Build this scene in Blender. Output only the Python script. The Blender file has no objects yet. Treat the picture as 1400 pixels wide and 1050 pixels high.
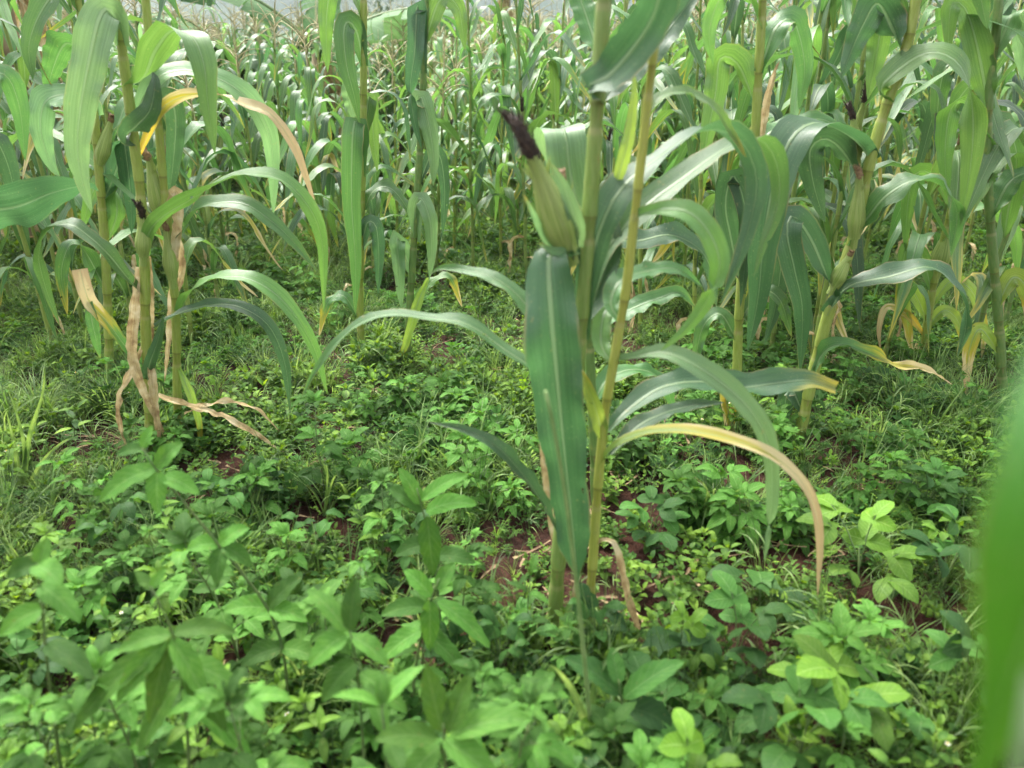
import bpy, math, random
from mathutils import Vector, Matrix, noise

R = math.radians
scene = bpy.context.scene
col = scene.collection
rng = random.Random(7)

# ------------------------------------------------------------------ camera
CAM_H, PITCH, FPX = 1.30, R(24.0), 1099.0          # focal length in pixels of the 1400 px wide photograph
cam_d = bpy.data.cameras.new('camera')
cam_d.sensor_width = 36.0
cam_d.lens = 36.0 * FPX / 1400.0
cam_d.clip_start, cam_d.clip_end = 0.02, 4000.0
cam_d.dof.use_dof = True
cam_d.dof.focus_distance = 3.1
cam_d.dof.aperture_fstop = 0.001 * cam_d.lens / 0.0105
cam = bpy.data.objects.new('camera', cam_d)
col.objects.link(cam)
cam.location = (0, 0, CAM_H)
cam.rotation_euler = (math.pi / 2 - PITCH, 0, 0)
scene.camera = cam

# ------------------------------------------------------------------ sky and sun (overcast)
SUN_EL, SUN_AZ = R(58), R(-35)                      # azimuth from +Y towards +X
world = bpy.data.worlds.new('World')
scene.world = world
world.use_nodes = True
wn, wl = world.node_tree.nodes, world.node_tree.links
bg = wn['Background']
sky = wn.new('ShaderNodeTexSky')
sky.sky_type = 'NISHITA'
sky.sun_disc = False
sky.sun_elevation = SUN_EL
sky.sun_rotation = SUN_AZ
sky.dust_density = 6.0
sky.air_density = 1.6
hs = wn.new('ShaderNodeHueSaturation')
hs.inputs['Saturation'].default_value = 0.30
wl.new(sky.outputs[0], hs.inputs['Color'])
wl.new(hs.outputs[0], bg.inputs['Color'])
bg.inputs['Strength'].default_value = 0.15
sun_d = bpy.data.lights.new('sun', 'SUN')
sun_d.energy = 1.5
sun_d.angle = R(15)
sun_d.color = (1.0, 0.975, 0.94)
sun = bpy.data.objects.new('sun', sun_d)
col.objects.link(sun)
sdir = Vector((math.sin(SUN_AZ) * math.cos(SUN_EL), math.cos(SUN_AZ) * math.cos(SUN_EL), math.sin(SUN_EL)))
sun.rotation_euler = sdir.to_track_quat('Z', 'Y').to_euler()
vs = scene.view_settings
vs.view_transform = 'Standard'
vs.look = 'None'
vs.exposure = 2.0
vs.gamma = 1.0
scene.cycles.use_denoising = True
scene.cycles.max_bounces = 8
scene.cycles.diffuse_bounces = 2
scene.cycles.glossy_bounces = 2
scene.cycles.transmission_bounces = 5
scene.cycles.transparent_max_bounces = 6

# ------------------------------------------------------------------ helpers
FWD = Vector((0, math.cos(PITCH), -math.sin(PITCH)))
UP = Vector((0, math.sin(PITCH), math.cos(PITCH)))
EYE = Vector((0, 0, CAM_H))

def ray(px, py):
    return FWD + Vector((1, 0, 0)) * ((px - 700) / FPX) + UP * ((525 - py) / FPX)

def P(px, py, Y):
    """the point of the place at distance Y in front of the photographer that the photograph shows at px, py"""
    d = ray(px, py)
    return EYE + d * (Y / d.y)

def to_px(p):
    v = p - EYE
    z = v.dot(FWD)
    if z < 0.05:
        return (-9999, -9999)
    return (700 + FPX * v.x / z, 525 - FPX * v.dot(UP) / z)

def gz(x, y):
    """height of the soil"""
    z = 0.0
    if y > 3:
        z -= 0.072 * (min(y, 40) - 3)
    z += 0.025 * noise.noise(Vector((x * 1.1, y * 1.1, 3.1))) + 0.012 * noise.noise(Vector((x * 3.3, y * 3.3, 9.7)))
    return z

def G(px, py):
    """the point of the soil at px, py"""
    d = ray(px, py)
    lo, hi = 0.3, 60.0
    f = lambda s: (EYE + d * s).z - gz((EYE + d * s).x, (EYE + d * s).y)
    for _ in range(40):
        m = (lo + hi) / 2
        if f(m) > 0: lo = m
        else: hi = m
    return EYE + d * lo

def smooth(a, b, x):
    t = max(0.0, min(1.0, (x - a) / (b - a)))
    return t * t * (3 - 2 * t)

def lerp(a, b, t):
    return a + (b - a) * t

class MB:
    """collects geometry for one mesh"""
    def __init__(self):
        self.v, self.f, self.uv, self.m = [], [], [], []
    def add(self, verts, faces, uvs=None, mat=0, M=None):
        o = len(self.v)
        self.v += [tuple(M @ Vector(p)) if M else tuple(p) for p in verts]
        self.uv += uvs if uvs else [(0.5, 0.5)] * len(verts)
        self.f += [tuple(i + o for i in f) for f in faces]
        self.m += [mat] * len(faces)
        return self
    def mesh(self, name, mats, smooth_shade=True):
        me = bpy.data.meshes.new(name)
        me.from_pydata(self.v, [], self.f)
        ul = me.uv_layers.new(name='UVMap')
        flat = [0.0] * (2 * len(me.loops))
        vi = [0] * len(me.loops)
        me.loops.foreach_get('vertex_index', vi)
        for k, i in enumerate(vi):
            flat[2 * k], flat[2 * k + 1] = self.uv[i]
        ul.data.foreach_set('uv', flat)
        for m in (mats if isinstance(mats, (list, tuple)) else [mats]):
            me.materials.append(m)
        me.polygons.foreach_set('material_index', self.m)
        if smooth_shade:
            me.polygons.foreach_set('use_smooth', [True] * len(me.polygons))
        me.update()
        return me

def catmull(pts, n):
    """n+1 samples, evenly in chord length, through the control points (tuples of any length)"""
    k = len(pts)
    if k == 2:
        return [[lerp(a, b, i / n) for a, b in zip(*pts)] for i in range(n + 1)]
    d = [0.0]
    for i in range(1, k):
        d.append(d[-1] + math.dist(pts[i][:3], pts[i - 1][:3]))
    out = []
    for i in range(n + 1):
        s = d[-1] * i / n
        j = 0
        while j < k - 2 and s > d[j + 1]:
            j += 1
        t = (s - d[j]) / max(1e-9, d[j + 1] - d[j])
        p1, p2 = pts[j], pts[j + 1]
        p0 = pts[j - 1] if j > 0 else [2 * a - b for a, b in zip(p1, p2)]
        p3 = pts[j + 2] if j + 2 < k else [2 * b - a for a, b in zip(p1, p2)]
        out.append([0.5 * (2 * b + (c - a) * t + (2 * a - 5 * b + 4 * c - e) * t * t + (3 * b - 3 * c + e - a) * t ** 3)
                    for a, b, c, e in zip(p0, p1, p2, p3)])
    return out

def tube(mb, pts, radii, sides=8, mat=0, cap=True, vscale=1.0):
    n = len(pts)
    pts = [Vector(p) for p in pts]
    a = None
    verts, uvs, faces = [], [], []
    L = 0
    for i, p in enumerate(pts):
        t = (pts[min(i + 1, n - 1)] - pts[max(i - 1, 0)]).normalized()
        if a is None:
            a = t.orthogonal().normalized()
        a = (a - t * a.dot(t)).normalized()
        b = t.cross(a)
        if i: L += (p - pts[i - 1]).length
        for s in range(sides):
            ang = 2 * math.pi * s / sides
            verts.append(p + (a * math.cos(ang) + b * math.sin(ang)) * radii[i])
            uvs.append((s / sides, L * vscale))
    for i in range(n - 1):
        for s in range(sides):
            s2 = (s + 1) % sides
            faces.append((i * sides + s, i * sides + s2, (i + 1) * sides + s2, (i + 1) * sides + s))
    if cap:
        faces.append(tuple(range((n - 1) * sides, n * sides)))
    mb.add(verts, faces, uvs, mat)

def ribbon(mb, cs, Ns, ws, folds, nu=6, wave=0.0, wfreq=9.0, seed=0.0, mat=0, curl=0.0, torn=0.0):
    """leaf blade: centre points, upper normals, widths, fold angles (radians); u runs across, v along"""
    n = len(cs)
    cs = [Vector(c) for c in cs]
    verts, uvs, faces = [], [], []
    for i in range(n):
        T = (cs[min(i + 1, n - 1)] - cs[max(i - 1, 0)])
        T = T.normalized() if T.length > 1e-9 else Vector((0, 0, -1))
        N = Vector(Ns[i]); N = N - T * N.dot(T)
        N = N.normalized() if N.length > 1e-6 else T.orthogonal().normalized()
        S = T.cross(N)
        t = i / (n - 1)
        for j in range(nu + 1):
            u = 2 * j / nu - 1
            au = abs(u)
            sg = 1 if u >= 0 else -1
            wob = wave * ws[i] * au ** 1.6 * noise.noise(Vector((t * wfreq + seed, sg * 3.7, seed * 1.3)))
            edge = 1.0 + 0.10 * noise.noise(Vector((t * 14 + seed * 3, sg * 5.1, 2.2))) * au
            if torn:
                edge -= torn * au * max(0, noise.noise(Vector((t * 30 + seed, sg * 7.7, 8.2))))
            x = u * 0.5 * ws[i] * edge
            h = abs(x) * math.sin(folds[i]) + wob - curl * ws[i] * au * au
            p = cs[i] + S * (x * math.cos(folds[i])) + N * h
            verts.append(p); uvs.append((j / nu, t))
    for i in range(n - 1):
        for j in range(nu):
            a = i * (nu + 1) + j
            faces.append((a, a + 1, a + nu + 2, a + nu + 1))
    mb.add(verts, faces, uvs, mat)

def link(name, mesh, parent=None, loc=None, rot=None, scale=None, color=None):
    o = bpy.data.objects.new(name, mesh)
    col.objects.link(o)
    if parent: o.parent = parent
    if loc is not None: o.location = loc
    if rot is not None: o.rotation_euler = rot
    if scale is not None: o.scale = (scale,) * 3 if not isinstance(scale, (tuple, list)) else scale
    if color is not None: o.color = color
    return o

def tag(o, label=None, cat=None, group=None, kind=None):
    if label: o['label'] = label
    if cat: o['category'] = cat
    if group: o['group'] = group
    if kind: o['kind'] = kind
    return o

def thing(name, loc, label, cat, group=None, rz=0.0):
    o = bpy.data.objects.new(name, None)
    o.empty_display_size = 0.05
    col.objects.link(o)
    o.location = loc
    o.rotation_euler = (0, 0, rz)
    return tag(o, label, cat, group)

# ------------------------------------------------------------------ materials
def new_mat(name):
    m = bpy.data.materials.new(name)
    m.use_nodes = True
    nt = m.node_tree
    for n in list(nt.nodes):
        nt.nodes.remove(n)
    return m, nt

class NT:
    """short-hand for node trees"""
    def __init__(self, nt): self.nt = nt
    def n(self, typ, **kw):
        nd = self.nt.nodes.new(typ)
        for k, v in kw.items():
            if k.startswith('i_'):
                key = k[2:]
                nd.inputs[int(key) if key.isdigit() else key].default_value = v
            else:
                setattr(nd, k, v)
        return nd
    def l(self, a, b): self.nt.links.new(a, b)
    def math(self, op, a, b=None, c=None, clamp=False):
        nd = self.n('ShaderNodeMath', operation=op, use_clamp=clamp)
        for i, x in enumerate((a, b, c)):
            if x is None: continue
            if isinstance(x, (int, float)): nd.inputs[i].default_value = x
            else: self.l(x, nd.inputs[i])
        return nd.outputs[0]
    def ramp(self, fac, stops):
        nd = self.n('ShaderNodeMapRange', interpolation_type='SMOOTHSTEP')
        self.l(fac, nd.inputs[0])
        nd.inputs[1].default_value, nd.inputs[2].default_value = stops[0], stops[1]
        nd.inputs[3].default_value, nd.inputs[4].default_value = stops[2], stops[3]
        return nd.outputs[0]
    def mix(self, fac, a, b, blend='MIX'):
        nd = self.n('ShaderNodeMix', data_type='RGBA', blend_type=blend)
        for s, x in ((0, fac), (6, a), (7, b)):
            if isinstance(x, (int, float)): nd.inputs[s].default_value = x
            elif isinstance(x, tuple): nd.inputs[s].default_value = x if len(x) == 4 else x + (1,)
            else: self.l(x, nd.inputs[s])
        return nd.outputs[2]
    def noise(self, vec, scale, detail=3, rough=0.55):
        nd = self.n('ShaderNodeTexNoise')
        nd.inputs['Scale'].default_value = scale
        nd.inputs['Detail'].default_value = detail
        nd.inputs['Roughness'].default_value = rough
        if vec is not None: self.l(vec, nd.inputs['Vector'])
        return nd.outputs[0]
    def hsv(self, c, h=0.5, s=1.0, v=1.0):
        nd = self.n('ShaderNodeHueSaturation')
        for k, x in (('Hue', h), ('Saturation', s), ('Value', v)):
            if isinstance(x, (int, float)): nd.inputs[k].default_value = x
            else: self.l(x, nd.inputs[k])
        self.l(c, nd.inputs['Color'])
        return nd.outputs[0]
    def leaf_out(self, color, rough=0.45, trans=0.4, tcol=None, bump=None, spec=0.5, bstr=0.3, bdist=0.002, hole=None):
        bs = self.n('ShaderNodeBsdfPrincipled')
        self.l(color, bs.inputs['Base Color'])
        if isinstance(rough, (int, float)): bs.inputs['Roughness'].default_value = rough
        else: self.l(rough, bs.inputs['Roughness'])
        bs.inputs['Specular IOR Level'].default_value = spec
        if bump is not None:
            b = self.n('ShaderNodeBump')
            b.inputs['Strength'].default_value = bstr
            b.inputs['Distance'].default_value = bdist
            self.l(bump, b.inputs['Height'])
            self.l(b.outputs[0], bs.inputs['Normal'])
        out = self.n('ShaderNodeOutputMaterial')
        if trans > 0:
            tr = self.n('ShaderNodeBsdfTranslucent')
            self.l(tcol if tcol is not None else color, tr.inputs['Color'])
            mx = self.n('ShaderNodeMixShader')
            mx.inputs[0].default_value = trans
            self.l(bs.outputs[0], mx.inputs[1]); self.l(tr.outputs[0], mx.inputs[2])
            last = mx
            if hole is not None:
                tp = self.n('ShaderNodeBsdfTransparent'); last = self.n('ShaderNodeMixShader')
                self.l(hole, last.inputs[0]); self.l(mx.outputs[0], last.inputs[1]); self.l(tp.outputs[0], last.inputs[2])
            self.l(last.outputs[0], out.inputs['Surface'])
        else:
            self.l(bs.outputs[0], out.inputs['Surface'])

def mat_maize_leaf(name='maize_leaf', tint=None):
    m, nt = new_mat(name); t = NT(nt)
    uv = t.n('ShaderNodeUVMap').outputs[0]
    sp = t.n('ShaderNodeSeparateXYZ'); t.l(uv, sp.inputs[0])
    u, v = sp.outputs[0], sp.outputs[1]
    oi = t.n('ShaderNodeObjectInfo')
    geo = t.n('ShaderNodeTexCoord').outputs['Object']
    # long parallel veins
    mp = t.n('ShaderNodeMapping'); mp.inputs['Scale'].default_value = (46, 1.2, 1); t.l(uv, mp.inputs[0])
    veins = t.noise(mp.outputs[0], 1.0, 2)
    mp2 = t.n('ShaderNodeMapping'); mp2.inputs['Scale'].default_value = (6, 5, 1); t.l(uv, mp2.inputs[0])
    off = t.n('ShaderNodeVectorMath', operation='ADD'); t.l(mp2.outputs[0], off.inputs[0])
    cx = t.n('ShaderNodeCombineXYZ'); t.l(t.math('MULTIPLY', oi.outputs['Random'], 40.0), cx.inputs[0]); t.l(cx.outputs[0], off.inputs[1])
    blot = t.noise(off.outputs[0], 1.0, 4)
    rnd = oi.outputs['Random']
    c = oi.outputs['Color'] if tint is None else t.mix(rnd, tint[0], tint[1])
    c = t.hsv(c, t.math('ADD', 0.492, t.math('MULTIPLY', rnd, 0.016)), 1.0, t.math('ADD', 0.8, t.math('MULTIPLY', rnd, 0.4)))
    c = t.mix(t.ramp(veins, (0.35, 0.68, 0.0, 0.55)), c, t.hsv(c, 0.49, 0.9, 1.65))
    c = t.mix(t.ramp(blot, (0.45, 0.75, 0.0, 0.5)), c, t.hsv(c, 0.485, 1.0, 1.35))
    # yellowing and drying that starts at the tip and the margins
    au = t.math('ABSOLUTE', t.math('SUBTRACT', u, 0.5))
    age = t.math('ADD', t.math('ADD', v, t.math('MULTIPLY', au, 0.35)), t.math('MULTIPLY', t.math('SUBTRACT', blot, 0.5), 0.55))
    th = t.math('SUBTRACT', 1.32, t.math('MULTIPLY', oi.outputs['Alpha'] if tint is None else t.math('MULTIPLY', rnd, 0.22), 1.5))
    e = t.math('SUBTRACT', age, th)
    tg = t.hsv(c, 0.479, 1.05, 1.9)
    dried = t.ramp(e, (-0.22, 0.06, 0.0, 1.0))
    c = t.mix(dried, c, (0.42, 0.36, 0.035))
    c = t.mix(t.ramp(e, (0.05, 0.2, 0.0, 1.0)), c, (0.60, 0.49, 0.24))
    c = t.mix(t.ramp(e, (0.26, 0.45, 0.0, 0.7)), c, (0.40, 0.27, 0.13))
    # pale midrib, wide at the base and fine at the tip
    mw = t.math('ADD', 0.012, t.math('MULTIPLY', t.math('POWER', t.math('SUBTRACT', 1.0, v), 2.0), 0.055))
    rib = t.math('LESS_THAN', au, mw)
    ribs = t.ramp(t.math('SUBTRACT', mw, au), (-0.02, 0.012, 0.0, 1.0))
    c2 = t.mix(t.math('MULTIPLY', ribs, 0.60), c, (0.30, 0.42, 0.20))
    # brown worn margins
    mg = t.math('MULTIPLY', t.ramp(au, (0.440, 0.490, 0.0, 1.0)), t.ramp(blot, (0.48, 0.62, 0.0, 0.9)))
    c2 = t.mix(mg, c2, (0.30, 0.22, 0.09))
    # specks
    sk = t.noise(geo, 260.0, 1)
    c2 = t.mix(t.ramp(sk, (0.66, 0.74, 0.0, 0.45)), c2, (0.35, 0.37, 0.16))
    sk2 = t.noise(geo, 75.0, 2)
    c2 = t.mix(t.ramp(sk2, (0.68, 0.76, 0.0, 0.6)), c2, (0.26, 0.23, 0.08))
    tc = t.mix(dried, tg, c2)
    tc = t.mix(t.math('MULTIPLY', ribs, 0.5), tc, c2)
    hgt = t.math('ADD', t.math('MULTIPLY', veins, 0.5), t.math('MULTIPLY', ribs, 1.2))
    hole = t.math('GREATER_THAN', t.noise(geo, 26.0, 3, 0.6), 0.735)
    t.leaf_out(c2, t.math('ADD', 0.30, t.math('MULTIPLY', blot, 0.26)), 0.34, tc, hgt, 0.75, 0.9, 0.0025, hole)
    return m

def mat_dry():
    m, nt = new_mat('dry_leaf'); t = NT(nt)
    uv = t.n('ShaderNodeUVMap').outputs[0]
    oi = t.n('ShaderNodeObjectInfo')
    mp = t.n('ShaderNodeMapping'); mp.inputs['Scale'].default_value = (24, 2.0, 1); t.l(uv, mp.inputs[0])
    n1 = t.noise(mp.outputs[0], 1.0, 4)
    n2 = t.noise(t.n('ShaderNodeTexCoord').outputs['Object'], 22.0, 4)
    c = t.mix(t.ramp(n1, (0.3, 0.7, 0, 1)), (0.32, 0.22, 0.09), (0.60, 0.48, 0.25))
    c = t.mix(t.ramp(n2, (0.45, 0.7, 0, 0.75)), c, (0.66, 0.58, 0.38))
    c = t.mix(t.ramp(n2, (0.5, 0.32, 0, 0.7)), c, (0.16, 0.085, 0.04))
    t.leaf_out(c, 0.75, 0.28, None, n1, 0.25, 0.7, 0.003)
    return m

def mat_stalk(name='maize_stalk', tint=None):
    m, nt = new_mat(name); t = NT(nt)
    uv = t.n('ShaderNodeUVMap').outputs[0]
    sp = t.n('ShaderNodeSeparateXYZ'); t.l(uv, sp.inputs[0])
    oi = t.n('ShaderNodeObjectInfo')
    mp = t.n('ShaderNodeMapping'); mp.inputs['Scale'].default_value = (14, 3.5, 1); t.l(uv, mp.inputs[0])
    st = t.noise(mp.outputs[0], 1.0, 3)
    bl = t.noise(t.n('ShaderNodeTexCoord').outputs['Object'], 30.0, 4)
    c = oi.outputs['Color'] if tint is None else t.mix(oi.outputs['Random'], tint[0], tint[1])
    c = t.mix(t.ramp(st, (0.3, 0.7, 0, 0.5)), c, t.hsv(c, 0.49, 0.85, 1.5))
    c = t.mix(t.ramp(bl, (0.52, 0.72, 0, 0.55)), c, (0.27, 0.30, 0.08))
    # v counts joints: sheath below, bare yellower cane above, dark ring at the node
    fr = t.math('FRACT', sp.outputs[1])
    c = t.mix(t.math('MULTIPLY', t.ramp(fr, (0.75, 0.79, 0, 1)), 0.65), c, t.hsv(c, 0.488, 1.05, 0.72))
    c = t.mix(t.math('MULTIPLY', t.math('MULTIPLY', t.ramp(fr, (0.70, 0.745, 0, 1)), t.ramp(fr, (0.80, 0.77, 0, 1))), 0.32), c, (0.36, 0.30, 0.16))
    c = t.mix(t.math('MULTIPLY', t.ramp(st, (0.58, 0.72, 0, 1)), 0.5), c, (0.22, 0.14, 0.07))
    nd = t.math('MULTIPLY', t.ramp(fr, (0.95, 0.985, 0, 1)), 0.4)
    c = t.mix(nd, c, (0.12, 0.11, 0.03))
    t.leaf_out(c, 0.42, 0.12, t.hsv(c, 0.48, 1.1, 1.6), st, 0.45, 0.35, 0.002)
    return m

def mat_weed(name, base, tint, rough=0.55, trans=0.42, tv=1.7, vein=7.0, spec=0.4, per_leaf=False):
    m, nt = new_mat(name); t = NT(nt)
    uv = t.n('ShaderNodeUVMap').outputs[0]
    sp = t.n('ShaderNodeSeparateXYZ'); t.l(uv, sp.inputs[0])
    u, v = sp.outputs[0], sp.outputs[1]
    oi = t.n('ShaderNodeObjectInfo')
    rnd = oi.outputs['Random']
    pos = t.n('ShaderNodeNewGeometry').outputs['Position']
    big = t.noise(pos, 2.3, 2)
    fine = t.noise(pos, 70.0, 3)
    c = t.mix(t.ramp(t.math('ADD', t.math('MULTIPLY', rnd, 0.6), t.math('MULTIPLY', big, 0.5)), (0.2, 0.95, 0, 1)), base, tint)
    per = t.noise(pos, 19.0, 1)
    if per_leaf: c = t.hsv(c, t.ramp(per, (0.3, 0.7, 0.510, 0.484)), 1.0, t.ramp(per, (0.3, 0.72, 0.6, 1.6)))
    else: c = t.hsv(c, t.math('ADD', 0.488, t.math('MULTIPLY', rnd, 0.022)), 1.0, t.math('ADD', 0.7, t.math('MULTIPLY', rnd, 0.6)))
    c = t.mix(t.ramp(fine, (0.45, 0.7, 0, 0.35)), c, t.hsv(c, 0.485, 1.0, 1.5))
    au = t.math('ABSOLUTE', t.math('SUBTRACT', u, 0.5))
    ph = t.math('MULTIPLY', t.math('SUBTRACT', v, t.math('MULTIPLY', au, 0.55)), vein * 2 * math.pi)
    sv = t.math('SINE', ph)
    vm = t.ramp(sv, (0.80, 0.98, 0, 1))
    rib = t.ramp(au, (0.045, 0.012, 0, 1))
    vv = t.math('MAXIMUM', t.math('MULTIPLY', vm, 0.6), rib)
    c2 = t.mix(t.math('MULTIPLY', vv, 0.45), c, t.hsv(c, 0.48, 0.8, 1.8))
    hgt = t.math('SUBTRACT', t.math('MULTIPLY', fine, 0.3), vv)
    # gnawed and spotted patches
    sp_ = t.noise(pos, 120.0, 2)
    c2 = t.mix(t.ramp(sp_, (0.68, 0.75, 0, 0.55)), c2, (0.17, 0.15, 0.05))
    t.leaf_out(c2, rough, trans, t.hsv(c2, 0.478, 1.1, tv), hgt, spec, 0.6, 0.002)
    return m

def mat_simple(name, c1, c2, scale=40, rough=0.7, trans=0.0, spec=0.4):
    m, nt = new_mat(name); t = NT(nt)
    n1 = t.noise(t.n('ShaderNodeTexCoord').outputs['Object'], scale, 4)
    c = t.mix(t.ramp(n1, (0.3, 0.7, 0, 1)), c1, c2)
    t.leaf_out(c, rough, trans, None, n1, spec, 0.4, 0.003)
    return m

def mat_husk():
    m, nt = new_mat('husk'); t = NT(nt)
    uv = t.n('ShaderNodeUVMap').outputs[0]
    mp = t.n('ShaderNodeMapping'); mp.inputs['Scale'].default_value = (44, 1.3, 1); t.l(uv, mp.inputs[0])
    st = t.noise(mp.outputs[0], 1.0, 2)
    mp2 = t.n('ShaderNodeMapping'); mp2.inputs['Scale'].default_value = (5, 1.1, 1); t.l(uv, mp2.inputs[0])
    bl = t.noise(mp2.outputs[0], 1.0, 3)
    c = t.mix(t.ramp(st, (0.35, 0.65, 0, 1)), (0.20, 0.29, 0.060), (0.33, 0.41, 0.12))
    c = t.mix(t.ramp(bl, (0.45, 0.7, 0, 0.7)), c, (0.36, 0.40, 0.16))
    t.leaf_out(c, 0.5, 0.15, None, st, 0.4, 0.6, 0.003)
    return m

def mat_soil():
    m, nt = new_mat('red_soil'); t = NT(nt)
    pos = t.n('ShaderNodeNewGeometry').outputs['Position']
    a = t.noise(pos, 3.0, 5)
    b = t.noise(pos, 38.0, 6, 0.65)
    d = t.noise(pos, 160.0, 3)
    c = t.mix(t.ramp(a, (0.3, 0.7, 0, 1)), (0.020, 0.0078, 0.0044), (0.046, 0.0170, 0.0095))
    c = t.mix(t.ramp(b, (0.45, 0.72, 0, 0.8)), c, (0.075, 0.031, 0.018))
    c = t.mix(t.ramp(d, (0.62, 0.72, 0, 0.4)), c, (0.13, 0.08, 0.05))
    # beyond the field the ground is under grass
    sp = t.n('ShaderNodeSeparateXYZ'); t.l(pos, sp.inputs[0])
    g = t.mix(t.ramp(b, (0.3, 0.7, 0, 1)), (0.035, 0.07, 0.02), (0.09, 0.14, 0.04))
    far = t.ramp(sp.outputs[1], (12.0, 17.0, 0, 1))
    c = t.mix(far, c, g)
    h = t.math('ADD', t.math('MULTIPLY', b, 1.0), t.math('MULTIPLY', d, 0.35))
    t.leaf_out(c, 0.92, 0.0, None, h, 0.2, 1.0, 0.02)
    return m

def mat_hill():
    m, nt = new_mat('wooded_hill'); t = NT(nt)
    pos = t.n('ShaderNodeNewGeometry').outputs['Position']
    a = t.noise(pos, 0.03, 5)
    b = t.noise(pos, 0.12, 5, 0.7)
    c = t.mix(t.ramp(a, (0.35, 0.65, 0, 1)), (0.018, 0.040, 0.026), (0.046, 0.070, 0.040))
    c = t.mix(t.ramp(b, (0.4, 0.65, 0, 0.8)), c, (0.010, 0.026, 0.018))
    t.leaf_out(c, 0.9, 0.0, None, b, 0.2, 1.0, 1.5)
    return m

M_LEAF = mat_maize_leaf()
M_DRY = mat_dry()
M_STALK = mat_stalk()
M_LITTER = mat_simple('litter', (0.10, 0.06, 0.03), (0.32, 0.23, 0.12), 18, 0.85)
M_FARLEAF = mat_maize_leaf('far_maize_leaf', ((0.04, 0.12, 0.026), (0.09, 0.20, 0.045)))
M_FARSTALK = mat_stalk('far_maize_stalk', ((0.11, 0.19, 0.045), (0.235, 0.30, 0.052)))
M_HUSK = mat_husk()
M_SILK = mat_simple('dark_silk', (0.016, 0.010, 0.007), (0.055, 0.034, 0.020), 120, 0.7)
M_SILKP = mat_simple('pale_silk', (0.13, 0.075, 0.035), (0.28, 0.18, 0.09), 120, 0.7)
M_TASSEL = mat_simple('tassel', (0.30, 0.28, 0.13), (0.50, 0.43, 0.25), 60, 0.7, 0.2)
M_BIDENS = mat_weed('soft_weed_leaf', (0.033, 0.112, 0.016), (0.080, 0.190, 0.028), 0.66, 0.34, 1.7, 7.0, 0.18)
M_BEAN = mat_weed('broad_weed_leaf', (0.020, 0.080, 0.016), (0.058, 0.150, 0.024), 0.58, 0.30, 1.7, 7.0, 0.22)
M_LIME = mat_weed('lime_weed_leaf', (0.070, 0.180, 0.018), (0.125, 0.235, 0.024), 0.6, 0.40, 1.6, 7.0, 0.25)
M_SMALL = mat_weed('small_weed_leaf', (0.027, 0.090, 0.010), (0.110, 0.220, 0.022), 0.58, 0.32, 1.6, 5.0, 0.25, True)
M_GRASS = mat_weed('grass_blade', (0.07, 0.16, 0.03), (0.15, 0.24, 0.07), 0.45, 0.4, 1.5, 0.0, 0.4, True)
M_WSTEM = mat_simple('weed_stem', (0.07, 0.13, 0.035), (0.14, 0.19, 0.06), 30, 0.55, 0.15)
M_GSTEM = mat_simple('grass_stem', (0.16, 0.26, 0.08), (0.24, 0.33, 0.12), 30, 0.5, 0.2)
M_PETAL = mat_simple('petal', (0.72, 0.70, 0.60), (0.80, 0.78, 0.70), 50, 0.6, 0.2)
M_FLOWER = mat_simple('flower_centre', (0.50, 0.33, 0.03), (0.60, 0.42, 0.06), 90, 0.7)
M_SOIL = mat_soil()
M_HILL = mat_hill()
M_BANANA = mat_weed('banana_leaf', (0.045, 0.12, 0.04), (0.10, 0.19, 0.07), 0.62, 0.30, 1.4, 14.0, 0.2)
M_PSEUDO = mat_simple('banana_pseudostem', (0.14, 0.10, 0.05), (0.30, 0.24, 0.12), 6, 0.7)
M_TREE = mat_weed('tree_leaf', (0.03, 0.075, 0.022), (0.06, 0.12, 0.03), 0.5, 0.3, 1.5, 3.0)
M_BARK = mat_simple('bark', (0.08, 0.06, 0.045), (0.17, 0.13, 0.10), 12, 0.9)

# colours of maize leaves: rgb, and how far the leaf has dried back from its tip
DARK = (0.027, 0.082, 0.026)
MID = (0.042, 0.126, 0.026)
FRESH = (0.064, 0.165, 0.028)
PALE = (0.095, 0.210, 0.070)
LIME = (0.150, 0.250, 0.035)
YEL = (0.40, 0.33, 0.03)
ST_G = (0.105, 0.190, 0.045, 1)
ST_Y = (0.235, 0.300, 0.052, 1)
ST_M = (0.165, 0.250, 0.055, 1)

# ------------------------------------------------------------------ the ground: one sheet to the horizon
def build_ground():
    ys = [-60, -30, -12, -5, -2, -0.5]
    y = 0.2
    while y < 16:
        ys.append(y)
        y += 0.016 + 0.010 * max(0.0, y - 1.2) ** 1.15
    ys += [18, 22, 28, 36, 50, 80, 130, 220, 400, 700, 1100, 1500]
    nx = 230
    verts, faces = [], []
    for yy in ys:
        half = 1.25 + 0.82 * max(yy, 0.0)
        for i in range(nx + 1):
            s = 2 * i / nx - 1
            x = half * s
            if abs(s) > 0.93:
                x = half * s * (1 + ((abs(s) - 0.93) / 0.07) ** 2 * (60.0 if yy < 40 else 4.0))
            z = gz(x, yy)
            if -0.5 <= yy < 9:
                p = Vector((x, yy, 0))
                z += 0.022 * max(0, noise.noise(p * 9)) + 0.012 * noise.noise(p * 23) + 0.006 * noise.noise(p * 55)
                z += 0.02 * max(0, noise.noise(p * 14 + Vector((7, 3, 1))) - 0.25)
            if yy > 40:
                z = gz(x, 40) - 0.2 * min(1, (yy - 40) / 100)
            verts.append((x, yy, z))
    w = nx + 1
    for j in range(len(ys) - 1):
        for i in range(nx):
            a = j * w + i
            faces.append((a, a + 1, a + w + 1, a + w))
    mb = MB(); mb.add(verts, faces)
    return tag(link('ground', mb.mesh('ground', M_SOIL)), 'dark red soil of the field showing between the weeds', kind='structure')
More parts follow.
